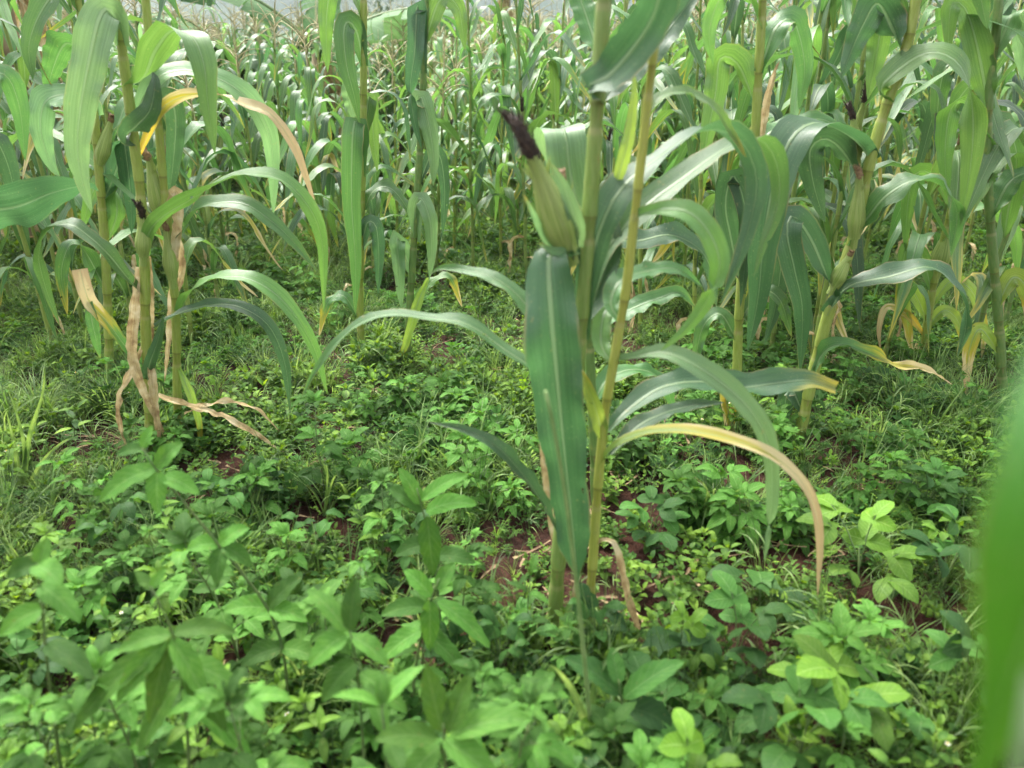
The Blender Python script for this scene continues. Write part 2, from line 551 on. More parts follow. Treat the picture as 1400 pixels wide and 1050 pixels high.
build_ground()

def build_hill():
    mb = MB()
    nx, ny = 120, 26
    verts, faces = [], []
    for j in range(ny + 1):
        t = j / ny
        for i in range(nx + 1):
            a = R(-75 + 150 * i / nx)
            d = 130 + 420 * t
            x, y = math.sin(a) * d, math.cos(a) * d
            h = -6 + 95 * smooth(0, 1, t) * (0.75 + 0.5 * noise.noise(Vector((a * 2.2, 0.3, 1))))
            h += 7 * t * noise.noise(Vector((x, y, 0)) * 0.02) + 2.2 * noise.noise(Vector((x, y, 0)) * 0.11)
            verts.append((x, y, h))
    w = nx + 1
    for j in range(ny):
        for i in range(nx):
            a = j * w + i
            faces.append((a, a + 1, a + w + 1, a + w))
    mb.add(verts, faces)
    return tag(link('hill', mb.mesh('hill', M_HILL)), 'hazy blue green wooded hillside far behind the field', kind='structure')
build_hill()

# ------------------------------------------------------------------ maize parts
def leaf_w(t, tip=1.0):
    return (0.50 + 0.50 * smooth(0, 0.30, t)) * (max(0.0, 1 - (t * tip) ** 2.6)) ** 0.85

def make_stalk(pts, r0, r1, joint=0.155, sides=10):
    """stalk through world or local points; joints bulge, sheaths make every second stretch a little thicker"""
    mb = MB()
    L = sum((Vector(pts[i + 1]) - Vector(pts[i])).length for i in range(len(pts) - 1))
    n = max(12, int(L / 0.014))
    cs = [Vector(p[:3]) for p in catmull([tuple(p) for p in pts], n)]
    rs = []
    s = 0
    for i, c in enumerate(cs):
        if i: s += (c - cs[i - 1]).length
        f = (s / joint) % 1.0
        k = int(s / joint)
        r = lerp(r0, r1, s / L) * (1 + 0.08 * math.exp(-((f - 0.97) / 0.05) ** 2) + 0.05 * math.exp(-((f - 0.02) / 0.05) ** 2))
        r *= 1.0 + 0.16 * (1 - smooth(0.74, 0.79, f))    # sheath wrapped round the lower part of each joint
        rs.append(r)
    tube(mb, cs, rs, sides, vscale=1.0 / joint)
    return mb.mesh('stalk', M_STALK), cs

def make_ear(L=0.20, r=0.026, silk='dark', seed=0, loose=3):
    """returns husk mesh and silk mesh, standing along +Z from the shank"""
    rr = random.Random(seed)
    mb = MB()
    n, sd = 16, 18
    verts, uvs, faces = [], [], []
    for i in range(n + 1):
        t = i / n
        prof = (0.62 + 0.38 * smooth(0, 0.3, t)) * (1 - 0.68 * smooth(0.3, 1.02, t))
        for s in range(sd):
            a = 2 * math.pi * s / sd
            lay = 0.035 * math.sin(3 * a + t * 2.2 + seed) + 0.015 * math.sin(7 * a - t * 3)
            q = r * prof * (1 + lay)
            verts.append((q * math.cos(a), q * math.sin(a), L * t)); uvs.append((s / sd, t))
    for i in range(n):
        for s in range(sd):
            s2 = (s + 1) % sd
            faces.append((i * sd + s, i * sd + s2, (i + 1) * sd + s2, (i + 1) * sd + s))
    mb.add(verts, faces, uvs)
    # outer husk blades wrapped round the ear with free tips
    for k in range(loose + 2):
        a = rr.uniform(0, 6.28)
        out = Vector((math.cos(a), math.sin(a), 0))
        cs, ns, ws, fs = [], [], [], []
        m = 12
        free = 0.45 if k < loose else 0.05
        for i in range(m + 1):
            t = i / m
            q = r * (0.62 + 0.38 * smooth(0, 0.3, t)) * (1 - 0.68 * smooth(0.3, 1.02, t)) * 1.02
            h = L * (0.02 + t * rr.uniform(0.98, 1.0) * (1.0 if k >= loose else 0.92))
            q += r * free * smooth(0.7, 1.0, t) ** 2 * 1.3
            cs.append(out * q + Vector((0, 0, h)))
            ns.append(-out)
            ws.append(r * 1.7 * (1 - t ** 2.0) ** 0.8 + 0.001)
            fs.append(0.62 * (1 - 0.4 * t))
        ribbon(mb, cs, ns, ws, fs, 6, 0.06, 6, k + seed)
    # shank
    tube(mb, [(0, 0, -0.03), (0, 0, 0.0), (0, 0, 0.02)], [r * 0.42, r * 0.48, r * 0.6], 10)
    me = mb.mesh('ear', M_HUSK)
    sb = MB()
    k0 = r * 0.36
    ax = [Vector((0, 0, L * 0.93)), Vector((0.0, 0, L * 1.02)), Vector((-0.04 * L, 0, L * 1.14)), Vector((-0.10 * L, 0.01 * L, L * 1.26)), Vector((-0.17 * L, 0.02 * L, L * 1.36))]
    sl = 1.0 if silk == 'dark' else 0.45
    ax = [ax[0] + (p - ax[0]) * sl for p in ax]
    tube(sb, ax, [k0 * 0.8, k0, k0 * 1.05, k0 * 0.95, k0 * 0.45], 9)
    for k in range(170):
        f = rr.random() * 3.9; j = int(f); c = ax[j].lerp(ax[j + 1], f - j)
        a = rr.uniform(0, 6.28); o = Vector((math.cos(a), math.sin(a), 0))
        ln = rr.uniform(0.05, 0.13) * L * sl
        p0 = c + o * k0 * 0.75
        p1 = p0 + o * ln * 0.25 + Vector((0, 0, ln * 0.6))
        p2 = p1 + o * ln * rr.uniform(0.05, 0.35) + Vector((-0.3 * ln, 0, ln * rr.uniform(-0.2, 0.6)))
        tube(sb, [p0, p1, p2], [0.0012, 0.0011, 0.0006], 3, 0, False)
    return me, sb.mesh('silk', M_SILK if silk == 'dark' else M_SILKP)

def make_tassel(seed):
    rr = random.Random(seed)
    mb = MB()
    def spike(p, d, L, droop):
        pts, rs = [], []
        n = 9
        q = Vector(p); dd = Vector(d).normalized()
        for i in range(n + 1):
            pts.append(q.copy()); rs.append((0.0042 if i % 2 else 0.0028) * (1 - 0.6 * i / n))
            dd = (dd + Vector((0, 0, -droop))).normalized(); q = q + dd * (L / n)
        tube(mb, pts, rs, 4)
    tube(mb, [(0, 0, -0.05), (0, 0, 0.12)], [0.0045, 0.0035], 5)
    spike((0, 0, 0.10), (0.05, 0.02, 1), rr.uniform(0.18, 0.24), 0.0)
    for k in range(9):
        a = k * 2.4 + rr.uniform(-.3, .3)
        e = rr.uniform(0.5, 1.0)
        spike((0, 0, 0.02 + 0.011 * k), (math.cos(a) * e, math.sin(a) * e, 1.0), rr.uniform(0.13, 0.20), rr.uniform(0.05, 0.16))
    return mb.mesh('tassel', M_TASSEL)

def auto_leaf(seed, n=18, nu=4):
    """a leaf that leaves the stalk along +X, arches and hangs"""
    rr = random.Random(seed)
    L = rr.uniform(0.58, 0.86)
    a0 = R(rr.uniform(14, 34))
    a1 = R(rr.uniform(120, 176))
    bend = rr.uniform(0.28, 0.55)
    sharp = rr.uniform(0.14, 0.34)
    lat = rr.uniform(-0.7, 0.7)
    tw = rr.uniform(-0.9, 0.9)
    W = rr.uniform(0.052, 0.074)
    cs, ns, ws, fs = [], [], [], []
    p = Vector((0, 0, 0))
    for i in range(n + 1):
        t = i / n
        th = lerp(a0, a1, smooth(bend - sharp, bend + sharp, t)) + 0.12 * math.sin(t * 7 + seed)
        yaw = lat * t * t
        d = Vector((math.sin(th) * math.cos(yaw), math.sin(th) * math.sin(yaw), math.cos(th)))
        cs.append(p.copy())
        N = Vector((-math.cos(th) * math.cos(yaw), -math.cos(th) * math.sin(yaw), math.sin(th)))
        N = Matrix.Rotation(tw * smooth(0.2, 1.0, t), 3, d) @ N
        ns.append(N)
        ws.append(W * leaf_w(t) + 0.001)
        fs.append(lerp(1.05, 0.22, smooth(0, 0.22, t)))
        p = p + d * (L / n)
    mb = MB()
    ribbon(mb, cs, ns, ws, fs, nu, 0.36, 9.0, seed * 1.7, torn=0.15)
    return mb

LEAFLIB = [auto_leaf(s).mesh('leaf', M_LEAF) for s in range(1, 19)]
DRYLIB = []
for s in range(5):
    rr = random.Random(300 + s)
    cs, ns, ws, fs = [], [], [], []
    L = rr.uniform(0.35, 0.55)
    p = Vector((0, 0, 0))
    for i in range(15):
        t = i / 14
        th = lerp(R(70), R(178), smooth(0, 0.25, t)) + 0.22 * math.sin(t * 9 + s)
        d = Vector((math.sin(th), 0.25 * math.sin(t * 6 + s * 2), math.cos(th))).normalized()
        cs.append(p.copy()); p = p + d * (L / 14)
        N = Matrix.Rotation(t * rr.uniform(1.5, 4.0), 3, d) @ Vector((-math.cos(th), 0, math.sin(th)))
        ns.append(N); ws.append(0.040 * leaf_w(t) * (1 + 0.3 * math.sin(t * 11)) + 0.002); fs.append(0.75)
    mb = MB(); ribbon(mb, cs, ns, ws, fs, 4, 0.6, 14, s * 3.1, torn=0.5)
    DRYLIB.append(mb.mesh('dry_leaf', M_DRY))
EARLIB = [make_ear(0.17, 0.018, 'dark', 1), make_ear(0.15, 0.017, 'pale', 2), make_ear(0.18, 0.019, 'pale', 3)]
TASLIB = [make_tassel(s) for s in range(4)]
STALKLIB = []
for s in range(5):
    rr = random.Random(40 + s)
    pts = [(0, 0, -0.03)]
    x = y = 0
    for k in range(1, 8):
        x += rr.uniform(-.012, .012); y += rr.uniform(-.012, .012)
        pts.append((x, y, 1.5 * k / 7))
    me, cs = make_stalk(pts, 0.0125, 0.0065, 0.15, 7)
    STALKLIB.append((me, cs))

def at_h(cs, h):
    for c in cs:
        if c.z >= h: return c
    return cs[-1]

def auto_maize(loc, H, seed, label, group, nleaf=11, fine=True, dry=0.3, tassel=True, ears=1, rz=None):
    """one maize plant with a stalk, separate leaves, ears and tassel"""
    rr = random.Random(seed)
    t = thing('maize_plant', loc, label, 'maize', group, rr.uniform(0, 6.28) if rz is None else rz)
    lean = Matrix.Rotation(rr.uniform(-.07, .07), 4, 'X') @ Matrix.Rotation(rr.uniform(-.07, .07), 4, 'Y')
    t.rotation_euler = (Matrix.Rotation(t.rotation_euler.z, 4, 'Z') @ lean).to_euler()
    k = H / 1.5
    me, cs = STALKLIB[rr.randrange(len(STALKLIB))]
    yl = rr.random()
    link('stalk', me, t, scale=(0.78, 0.78, k), color=tuple(lerp(a, b, yl) for a, b in zip(ST_G, ST_Y)))
    az = rr.uniform(0, 6.28)
    for i in range(nleaf):
        f = (i + 0.6) / nleaf
        h = H * lerp(0.06, 0.97, f)
        c = at_h(cs, h / k)
        az += math.pi + rr.uniform(-.45, .45)
        sc = (0.62 + 0.42 * math.sin(math.pi * min(1, f * 0.9 + 0.12))) * rr.uniform(0.85, 1.12) * (0.75 + 0.25 * k)
        base = [DARK, MID, MID, FRESH][rr.randrange(4)]
        if f < 0.18 and rr.random() < 0.4:
            link('dry_leaf', DRYLIB[rr.randrange(5)], t, (c.x, c.y, h), (0, 0, az), sc)
            continue
        al = rr.uniform(0.0, 0.22)
        if f < 0.4: al += rr.random() ** 2 * dry
        tiltv = rr.uniform(-.15, .12)
        link('leaf', LEAFLIB[rr.randrange(len(LEAFLIB))], t, (c.x, c.y, h), (0, tiltv, az), sc, base + (al,))
    for e in range(ears):
        h = H * rr.uniform(0.42, 0.58)
        c = at_h(cs, h / k)
        hu, si = EARLIB[rr.randrange(3)]
        a2 = rr.uniform(0, 6.28)
        eo = link('ear', hu, t, (c.x + 0.018 * math.cos(a2), c.y + 0.018 * math.sin(a2), h), (0, R(rr.uniform(12, 26)), a2), rr.uniform(0.85, 1.05))
        link('silk', si, eo)
    if tassel:
        c = cs[-1]
        link('tassel', TASLIB[rr.randrange(4)], t, (c.x, c.y, H * 0.99), (rr.uniform(-.1, .1), rr.uniform(-.1, .1), rr.uniform(0, 6)), rr.uniform(0.95, 1.25))
    return t

# ------------------------------------------------------------------ the maize plants that stand near, each after the photograph
HN = 30
class Hero:
    def __init__(self, base_px, label, group='maize plants standing near the photographer', depth=None):
        self.base = G(*base_px) if depth is None else None
        if depth is not None:
            q = P(base_px[0], base_px[1], depth)
            self.base = Vector((q.x, depth, gz(q.x, depth)))
        self.Y = self.base.y
        self.root = thing('maize_plant', self.base, label, 'maize', group)
        self.k = 0
    def mpp(self, Y=None):
        """metres per pixel at this depth (slant taken near the middle of the picture)"""
        return (Y or self.Y) / FPX / math.cos(PITCH) * 0.96
    def pt(self, p):
        return P(p[0], p[1], self.Y + (p[2] if len(p) > 2 else 0.0)) - self.base
    def stalk(self, pix, w0, w1, color=ST_M, joint=0.15):
        pts = [tuple(self.pt(p)) for p in pix]
        me, cs = make_stalk(pts, w0 * self.mpp() / 2, w1 * self.mpp() / 2, joint, 12)
        return link('stalk', me, self.root, color=color)
    def leaf(self, pix, w, fk=((0.6, 0.7), (1, 0.3)), color=MID, dry=0.05, fold=0.26, fold0=0.9, wave=0.34, tip=1.0, kind='leaf', prof=None, curl=0.0, label=None, n=HN, wk=0.72):
        """pix: control points (px, py, depth offset); fk: weights of 'faces the viewer' and 'faces the sky' along the leaf"""
        self.k += 1
        seed = self.k * 2.37 + self.base.x * 5
        # spread the depth offset: a leaf leaves its stalk, so it also runs towards or away from the viewer
        raw = [tuple(P(p[0], p[1], self.Y + (p[2] if len(p) > 2 else 0.0))) for p in pix]
        cs = [Vector(c[:3]) for c in catmull(raw, n)]
        ws, ns, fs = [], [], []
        for i, c in enumerate(cs):
            t = i / n
            q = t * (len(fk) - 1); j = min(int(q), len(fk) - 2); q -= j
            f = lerp(fk[j][0], fk[j + 1][0], q); kz = lerp(fk[j][1], fk[j + 1][1], q)
            V = (EYE - c).normalized()
            ns.append(V * f + Vector((0, 0, 1)) * kz + Vector((0.1 * math.sin(seed + t * 3), 0, 0)))
            pr = leaf_w(t, tip) if prof is None else prof(t)
            ws.append(w * wk * self.mpp(c.y) * pr + 0.0008)
            fs.append(lerp(fold0, fold, smooth(0, 0.2, t)))
        mb = MB()
        ribbon(mb, [c - self.base for c in cs], ns, ws, fs, 8, wave * 1.3, 11, seed, curl=curl, torn=0.6 if kind == 'dry_leaf' else 0.12)
        o = link(kind, mb.mesh(kind, M_DRY if kind == 'dry_leaf' else M_LEAF), self.root, color=tuple(color) + (dry,))
        if label: o['label'] = label
        return o
    def ear(self, p0, p1, r, silk='dark', seed=5, loose=3, label=None):
        """from the shank pixel to the tip pixel of the husk"""
        a, b = self.pt(p0), self.pt(p1)
        L = (b - a).length
        hu, si = make_ear(L, r * self.mpp(), silk, seed, loose)
        q = (b - a).to_track_quat('Z', 'Y')
        e = link('ear', hu, self.root, a); e.rotation_mode = 'QUATERNION'; e.rotation_quaternion = q
        link('silk', si, e)
        if label: e['label'] = label
        return e
    def tassel(self, p, s=1.0):
        return link('tassel', TASLIB[self.k % 4], self.root, self.pt(p), (0.1, 0.1, self.k), s)

HANG = ((1, 0.25), (1, 0.15))
UNDER = ((-0.8, 0.7), (1, 0.3))
FLAT = ((0.35, 0.9), (0.55, 0.75), (0.9, 0.4))

# --- the tall plant in the centre with the big ear
A = Hero((757, 858), 'tall centre maize plant with a large dark-silked ear and a broad hanging leaf')
A.stalk([(757, 870), (764, 760), (775, 650), (787, 520), (797, 400), (806, 290), (814, 180), (820, 90), (825, 0), (829, -90), (832, -200), (834, -300)], 22, 15, ST_M, 0.20)
A.leaf([(786, 352, 0.0), (765, 342, -0.03), (751, 352, -0.06), (753, 420, -0.09), (762, 520, -0.10), (772, 620, -0.10), (783, 720, -0.08), (791, 806, -0.05)], 80, ((1, 0.25), (0.9, 0.2), (1, 0.1)), DARK, 0.06, 0.42, 0.6, 0.45,
       wk=1.0, prof=lambda t: (0.34 + 0.66 * smooth(0.02, 0.22, t)) * (1 - 0.25 * smooth(0.3, 0.8, t)) * (1 - smooth(0.74, 1.0, t) ** 1.2) + 0.02, label='broad dark green leaf hanging straight down with a pale midrib')
A.ear((776, 342, -0.03), (728, 212, -0.07), 22.5, 'dark', 5, 3, 'large pale green ear tilted left with a dark brown silk tuft')
A.leaf([(752, 338, -0.04), (738, 312, -0.06), (726, 286, -0.07), (716, 266, -0.07)], 17, ((1, 0.2), (1, 0.2)), PALE, 0.2, 0.5, 0.6, 0.2, kind='husk_leaf')
A.leaf([(792, 338, -0.03), (786, 300, -0.06), (772, 258, -0.06), (752, 222, -0.06)], 34, ((1, 0.2), (1, 0.2)), PALE, 0.1, 0.4, 0.4, 0.1, kind='husk_leaf')
A.leaf([(790, 345, -0.02), (772, 346, -0.06), (752, 342, -0.07), (736, 332, -0.07)], 26, ((1, 0.4), (1, 0.4)), PALE, 0.1, 0.5, 0.5, 0.15, kind='husk_leaf')
A.ear((790, 330, 0.03), (768, 245, 0.04), 17, 'pale', 8, 1)
A.leaf([(818, 138), (806, 118, -0.02), (832, 104, -0.03), (866, 66, -0.06), (893, 22, -0.09), (915, -50, -0.12), (950, -110, -0.14), (1010, -120, -0.12)], 84, ((0.5, 0.5), (1, 0.35), (1, 0.2)), DARK, 0.0, 0.34, 0.8, 0.15)
A.leaf([(797, 462, 0.02), (800, 400, 0.0), (818, 320, 0.0), (850, 258, 0.02), (905, 212, 0.06), (965, 178, 0.10), (1012, 192, 0.13), (1034, 240, 0.13), (1027, 300, 0.12), (1003, 372, 0.10), (984, 420, 0.1)], 66,
       ((1, 0.3), (0.7, 0.6), (-0.2, 1.0), (-0.9, 0.4), (-1, 0.2)), DARK, 0.04, 0.30, 0.8, 0.2)
A.leaf([(806, 405, 0.05), (830, 340, 0.09), (880, 285, 0.12), (935, 243, 0.16), (992, 203, 0.2), (1040, 192, 0.24), (1063, 228, 0.26), (1064, 280, 0.26), (1045, 330, 0.25), (1030, 380, 0.24)], 58,
       ((0.9, 0.4), (0.6, 0.7), (0.1, 1.0), (-0.9, 0.4), (-1, 0.2)), MID, 0.0, 0.28, 0.8, 0.2)
A.leaf([(838, 268, 0.03), (850, 225, 0.03), (860, 185, 0.03), (867, 128, 0.04), (866, 95, 0.05)], 24, ((-1, 0.0), (-1, 0.1)), LIME, 0.0, 0.3, 0.5, 0.2)
A.leaf([(770, 520, 0.02), (742, 455, 0.03), (712, 408, 0.06), (675, 380, 0.09), (638, 370, 0.12), (606, 366, 0.14), (588, 374, 0.15)], 40, FLAT, MID, 0.03, 0.35, 0.8, 0.25)
A.leaf([(766, 530, 0.0), (728, 503, 0.02), (690, 478, 0.05), (640, 444, 0.08), (590, 436, 0.10), (535, 430, 0.11), (492, 442, 0.12), (455, 474, 0.12), (428, 512, 0.12), (412, 545, 0.12)], 36,
       ((0.5, 0.8), (0.25, 1), (0.35, 0.9), (0.7, 0.5)), MID, 0.03, 0.30, 0.8, 0.22)
A.leaf([(764, 735, -0.02), (742, 690, -0.05), (712, 645, -0.07), (676, 608, -0.08), (636, 588, -0.08), (586, 577, -0.08)], 42, FLAT, DARK, 0.05, 0.35, 0.8, 0.3)
A.leaf([(797, 445, 0.02), (815, 400, 0.05), (832, 345, 0.09), (836, 290, 0.12), (848, 250, 0.14)], 60, ((1, 0.2), (1, 0.2)), DARK, 0.0, 0.3, 0.7, 0.1)
A.leaf([(764, 780), (752, 700, 0.03), (741, 620, 0.05), (738, 560, 0.05)], 18, ((1, 0.1), (1, 0.1)), YEL, 0.8, 0.5, 0.8, 0.4, kind='dry_leaf')
A.leaf([(762, 850, -0.01), (778, 835, -0.04), (788, 800, -0.05), (783, 770, -0.05)], 20, ((1, 0.3), (1, 0.3)), PALE, 0.7, 0.5, 0.8, 0.4, kind='dry_leaf')

# --- the thin yellow stalk beside it
B = Hero((800, 866), 'thin maize plant with a yellow stalk and yellowing arched leaves beside the tall centre maize')
B.stalk([(799, 876), (808, 800), (815, 700), (820, 635), (828, 560), (842, 478), (856, 395), (866, 310), (873, 250), (881, 180), (889, 110), (896, 50), (903, -20), (908, -100)], 14, 9, (0.30, 0.33, 0.055, 1), 0.21)
B.leaf([(866, 300), (880, 293, -0.01), (912, 286, -0.02), (945, 292, -0.04), (972, 322, -0.06), (984, 362, -0.07), (972, 402, -0.07), (942, 445, -0.06), (903, 480, -0.05)], 46,
       ((0.6, 0.7), (0.8, 0.5), (1, 0.1), (-1, 0.0), (-1, 0.1)), FRESH, 0.02, 0.24, 0.9, 0.15)
B.leaf([(843, 492), (870, 488, -0.02), (905, 482, -0.04), (945, 496, -0.07), (992, 528, -0.09), (1030, 566, -0.10), (1052, 615, -0.10), (1055, 685, -0.09), (1045, 768, -0.07)], 46,
       ((0.7, 0.7), (0.8, 0.7), (1, 0.4), (0.7, 0.2), (-0.8, 0.1)), PALE, 0.03, 0.26, 0.9, 0.2)
B.leaf([(830, 590, 0.01), (862, 558, 0.05), (905, 530, 0.08), (955, 522, 0.10), (1010, 530, 0.12), (1062, 524, 0.13), (1108, 520, 0.14), (1142, 531, 0.14)], 56, FLAT, DARK, 0.14, 0.3, 0.8, 0.25,
       prof=lambda t: (0.5 + 0.5 * smooth(0, 0.25, t)) * (1 - 0.55 * smooth(0.75, 1.0, t)))
B.leaf([(836, 622, 0.02), (870, 585, 0.06), (905, 566, 0.1), (945, 555, 0.14), (990, 550, 0.18)], 40, FLAT, DARK, 0.0, 0.3, 0.8, 0.25)
B.leaf([(818, 642), (838, 612, -0.02), (872, 594, -0.04), (920, 588, -0.07), (975, 595, -0.10), (1030, 611, -0.12), (1074, 636, -0.13), (1104, 672, -0.13), (1120, 730, -0.12), (1118, 815, -0.11)], 36,
       ((0.6, 0.8), (0.4, 0.9), (0.5, 0.8), (0.7, 0.5), (0.9, 0.2)), LIME, 0.62, 0.30, 0.9, 0.15, label='arched lime green leaf drying to yellow and orange brown at its tip')
B.leaf([(826, 606), (816, 565, -0.01), (803, 528, -0.02), (786, 494, -0.02)], 40, ((0.8, 0.2), (1, 0.1)), LIME, 0.25, 0.6, 0.9, 0.2)
B.leaf([(812, 745), (828, 738, -0.01), (842, 748, -0.02), (851, 785, -0.03), (862, 832, -0.04), (880, 874, -0.05), (912, 905, -0.06)], 26, ((1, 0.5), (0.6, 0.8), (1, 0.2)), PALE, 0.9, 0.8, 0.9, 0.5, kind='dry_leaf', label='shrivelled tan leaf curling down from the yellow stalk')
B.leaf([(838, 500, 0.0), (822, 470, 0.04), (826, 430, 0.08), (845, 405, 0.12), (852, 350, 0.14)], 40, ((1, 0.2), (1, 0.2)), FRESH, 0.05, 0.3, 0.9, 0.15)
B.leaf([(848, 440), (835, 415, 0.03), (848, 385, 0.06), (880, 372, 0.1), (925, 368, 0.14), (960, 392, 0.17)], 46, ((1, 0.3), (0.6, 0.7), (0.8, 0.5)), MID, 0.02, 0.3, 0.9, 0.2)
B.leaf([(884, 160, 0.0), (905, 132, 0.02), (940, 128, 0.05), (975, 146, 0.08), (1005, 190, 0.1), (1020, 215, 0.1)], 30, FLAT, FRESH, 0.15, 0.3, 0.8, 0.2)

# --- silvery leaf plant standing just behind the centre
N_ = Hero((815, 690), 'maize plant directly behind the tall centre maize showing one silvery upturned leaf')
N_.stalk([(815, 695), (812, 600), (806, 480), (805, 380), (812, 280), (815, 180), (822, 80), (835, -40), (840, -120)], 14, 9, ST_G, 0.185)
N_.leaf([(806, 330), (790, 285, -0.02), (779, 235, -0.03), (774, 190, -0.02), (768, 176, 0.02), (756, 190, 0.06), (748, 230, 0.08)], 74, ((0.4, 0.9), (0.6, 0.8), (0.2, 1), (-0.5, 0.8)), PALE, 0.0, 0.2, 0.9, 0.08,
        prof=lambda t: (0.45 + 0.55 * smooth(0, 0.4, t)) * (1 - smooth(0.8, 1, t)) + 0.02)
N_.leaf([(806, 360), (825, 330, 0.03), (870, 330, 0.06), (920, 322, 0.1), (965, 352, 0.12), (980, 420, 0.14)], 50, FLAT, DARK, 0.05, 0.3)
N_.leaf([(804, 470), (822, 445, 0.03), (858, 425, 0.06), (900, 408, 0.09), (930, 400, 0.1), (950, 420, 0.1)], 46, FLAT, MID, 0.06, 0.3)
N_.leaf([(816, 150), (845, 110, 0.04), (890, 70, 0.08), (930, 20, 0.12), (965, -30, 0.15)], 56, ((0.8, 0.5), (1, 0.2)), DARK, 0.0, 0.25)
N_.leaf([(820, 80), (808, 40, 0.05), (790, -10, 0.1), (770, -60, 0.15)], 50, ((0.8, 0.5), (1, 0.2)), MID, 0.0, 0.25)
N_.leaf([(808, 560), (830, 520, 0.05), (868, 505, 0.1), (905, 520, 0.14), (925, 570, 0.16)], 44, FLAT, MID, 0.1, 0.3)
N_.tassel((842, -125), 1.2)

# --- left clump: thick stalk with dry leaves at its foot
L1 = Hero((207, 622), 'thick maize plant at the left with papery tan leaves around its foot')
L1.stalk([(207, 630), (203, 540), (199, 440), (198, 370), (192, 265), (184, 200), (176, 134), (169, 84), (162, 34), (156, -10), (150, -90), (147, -160)], 13, 10, ST_Y, 0.185)
L1.leaf([(166, 60), (160, 28, -0.02), (146, 12, -0.05), (134, 30, -0.09), (122, 84, -0.12), (110, 150, -0.13), (106, 205, -0.13), (113, 250, -0.13), (126, 292, -0.12)], 64, HANG, PALE, 0.0, 0.15, 0.8, 0.30, label='broad pale green leaf hanging face-on with a white midrib')
L1.leaf([(172, 118), (196, 108, 0.0), (212, 70, -0.02), (236, 42, -0.05), (264, 52, -0.10), (279, 90, -0.13), (284, 140, -0.14), (294, 212, -0.15)], 58, ((0.3, 0.3), (-0.9, 0.3), (0.1, 1), (1, 0.4), (1, 0.1)), FRESH, 0.0, 0.2, 0.8, 0.12)
L1.leaf([(180, 170), (210, 112, 0.03), (248, 96, 0.06), (295, 106, 0.09), (336, 132, 0.11), (363, 170, 0.12), (373, 215, 0.13), (374, 296, 0.13)], 46, ((0.5, 0.8), (0.6, 0.8), (1, 0.4), (1, 0.2)), PALE, 0.0, 0.22, 0.8, 0.18)
L1.leaf([(186, 222), (200, 190, 0.02), (216, 155, 0.03), (244, 134, 0.05), (295, 129, 0.07), (336, 143, 0.08), (370, 156, 0.09), (400, 196, 0.10), (417, 238, 0.10), (434, 292, 0.11)], 27,
        ((-0.9, 0.2), (-0.7, 0.6), (0.3, 0.9), (0.8, 0.5), (1, 0.1)), YEL, 0.70, 0.25, 0.9, 0.2, label='bright yellow leaf drying to cream towards its drooping end')
L1.leaf([(183, 192), (172, 188, -0.03), (186, 172, -0.07), (205, 150, -0.08), (212, 112, -0.07), (208, 98, -0.05)], 46, ((1, 0.2), (-1, 0.1), (-1, 0.1)), DARK, 0.0, 0.25, 0.5, 0.15)
L1.leaf([(198, 352), (203, 320, -0.05), (222, 297, -0.07), (265, 271, -0.08), (302, 249, -0.06), (340, 238, -0.04), (384, 246, -0.03), (420, 280, -0.02), (440, 330, -0.01), (443, 425, 0.0)], 42,
        ((-0.8, 0.5), (-0.6, 0.8), (0.2, 1), (0.8, 0.5), (1, 0.2)), FRESH, 0.04, 0.28, 0.6, 0.18)
L1.ear((196, 350, -0.03), (195, 296, -0.04), 10, 'dark', 11, 2)
L1.leaf([(197, 405), (178, 385, -0.03), (150, 350, -0.05), (122, 324, -0.06), (95, 307, -0.06), (65, 316, -0.05), (53, 350, -0.04), (63, 395, -0.03), (82, 446, -0.02)], 38, ((0.5, 0.8), (0.4, 0.9), (0.1, 1), (-0.9, 0.3)), MID, 0.05, 0.3, 0.8, 0.2)
L1.leaf([(197, 500), (175, 478, -0.02), (148, 442, -0.04), (124, 415, -0.05), (116, 395, -0.05), (109, 368, -0.04)], 30, ((0.5, 0.8), (0.7, 0.6), (1, 0.2)), MID, 0.48, 0.2, 0.8, 0.15, prof=lambda t: 0.55 + 0.35 * smooth(0, 0.6, t))
L1.leaf([(122, 412, -0.05), (126, 440, -0.06), (131, 462, -0.06), (137, 490, -0.05)], 24, HANG, MID, 0.1, 0.3, 0.3, 0.15)
L1.leaf([(190, 365), (184, 420, -0.03), (180, 480, -0.04), (190, 520, -0.04), (208, 560, -0.04), (233, 612, -0.04)], 26, ((1, 0.1), (1, 0.1)), YEL, 0.9, 0.5, 0.7, 0.5, kind='dry_leaf')
L1.leaf([(196, 470), (180, 508, -0.04), (165, 542, -0.06), (164, 580, -0.06), (176, 618, -0.06)], 18, ((1, 0.1), (0.2, 0.9), (1, 0.1)), YEL, 0.9, 0.6, 0.7, 0.6, kind='dry_leaf')
L1.leaf([(203, 480), (209, 520, -0.04), (214, 565, -0.05), (220, 612, -0.05)], 22, ((1, 0.1), (0.3, 0.9)), YEL, 0.9, 0.6, 0.7, 0.6, kind='dry_leaf')
L1.leaf([(204, 350, 0.03), (206, 410, 0.03), (207, 450, 0.03), (205, 500, 0.02)], 16, ((1, 0.1), (0.6, 0.6)), YEL, 0.9, 0.6, 0.7, 0.6, kind='dry_leaf')
L1.leaf([(201, 530), (204, 500, -0.04), (216, 465, -0.05), (224, 430, -0.05)], 26, ((-1, 0.1), (-1, 0.1)), DARK, 0.0, 0.3, 0.7, 0.1)

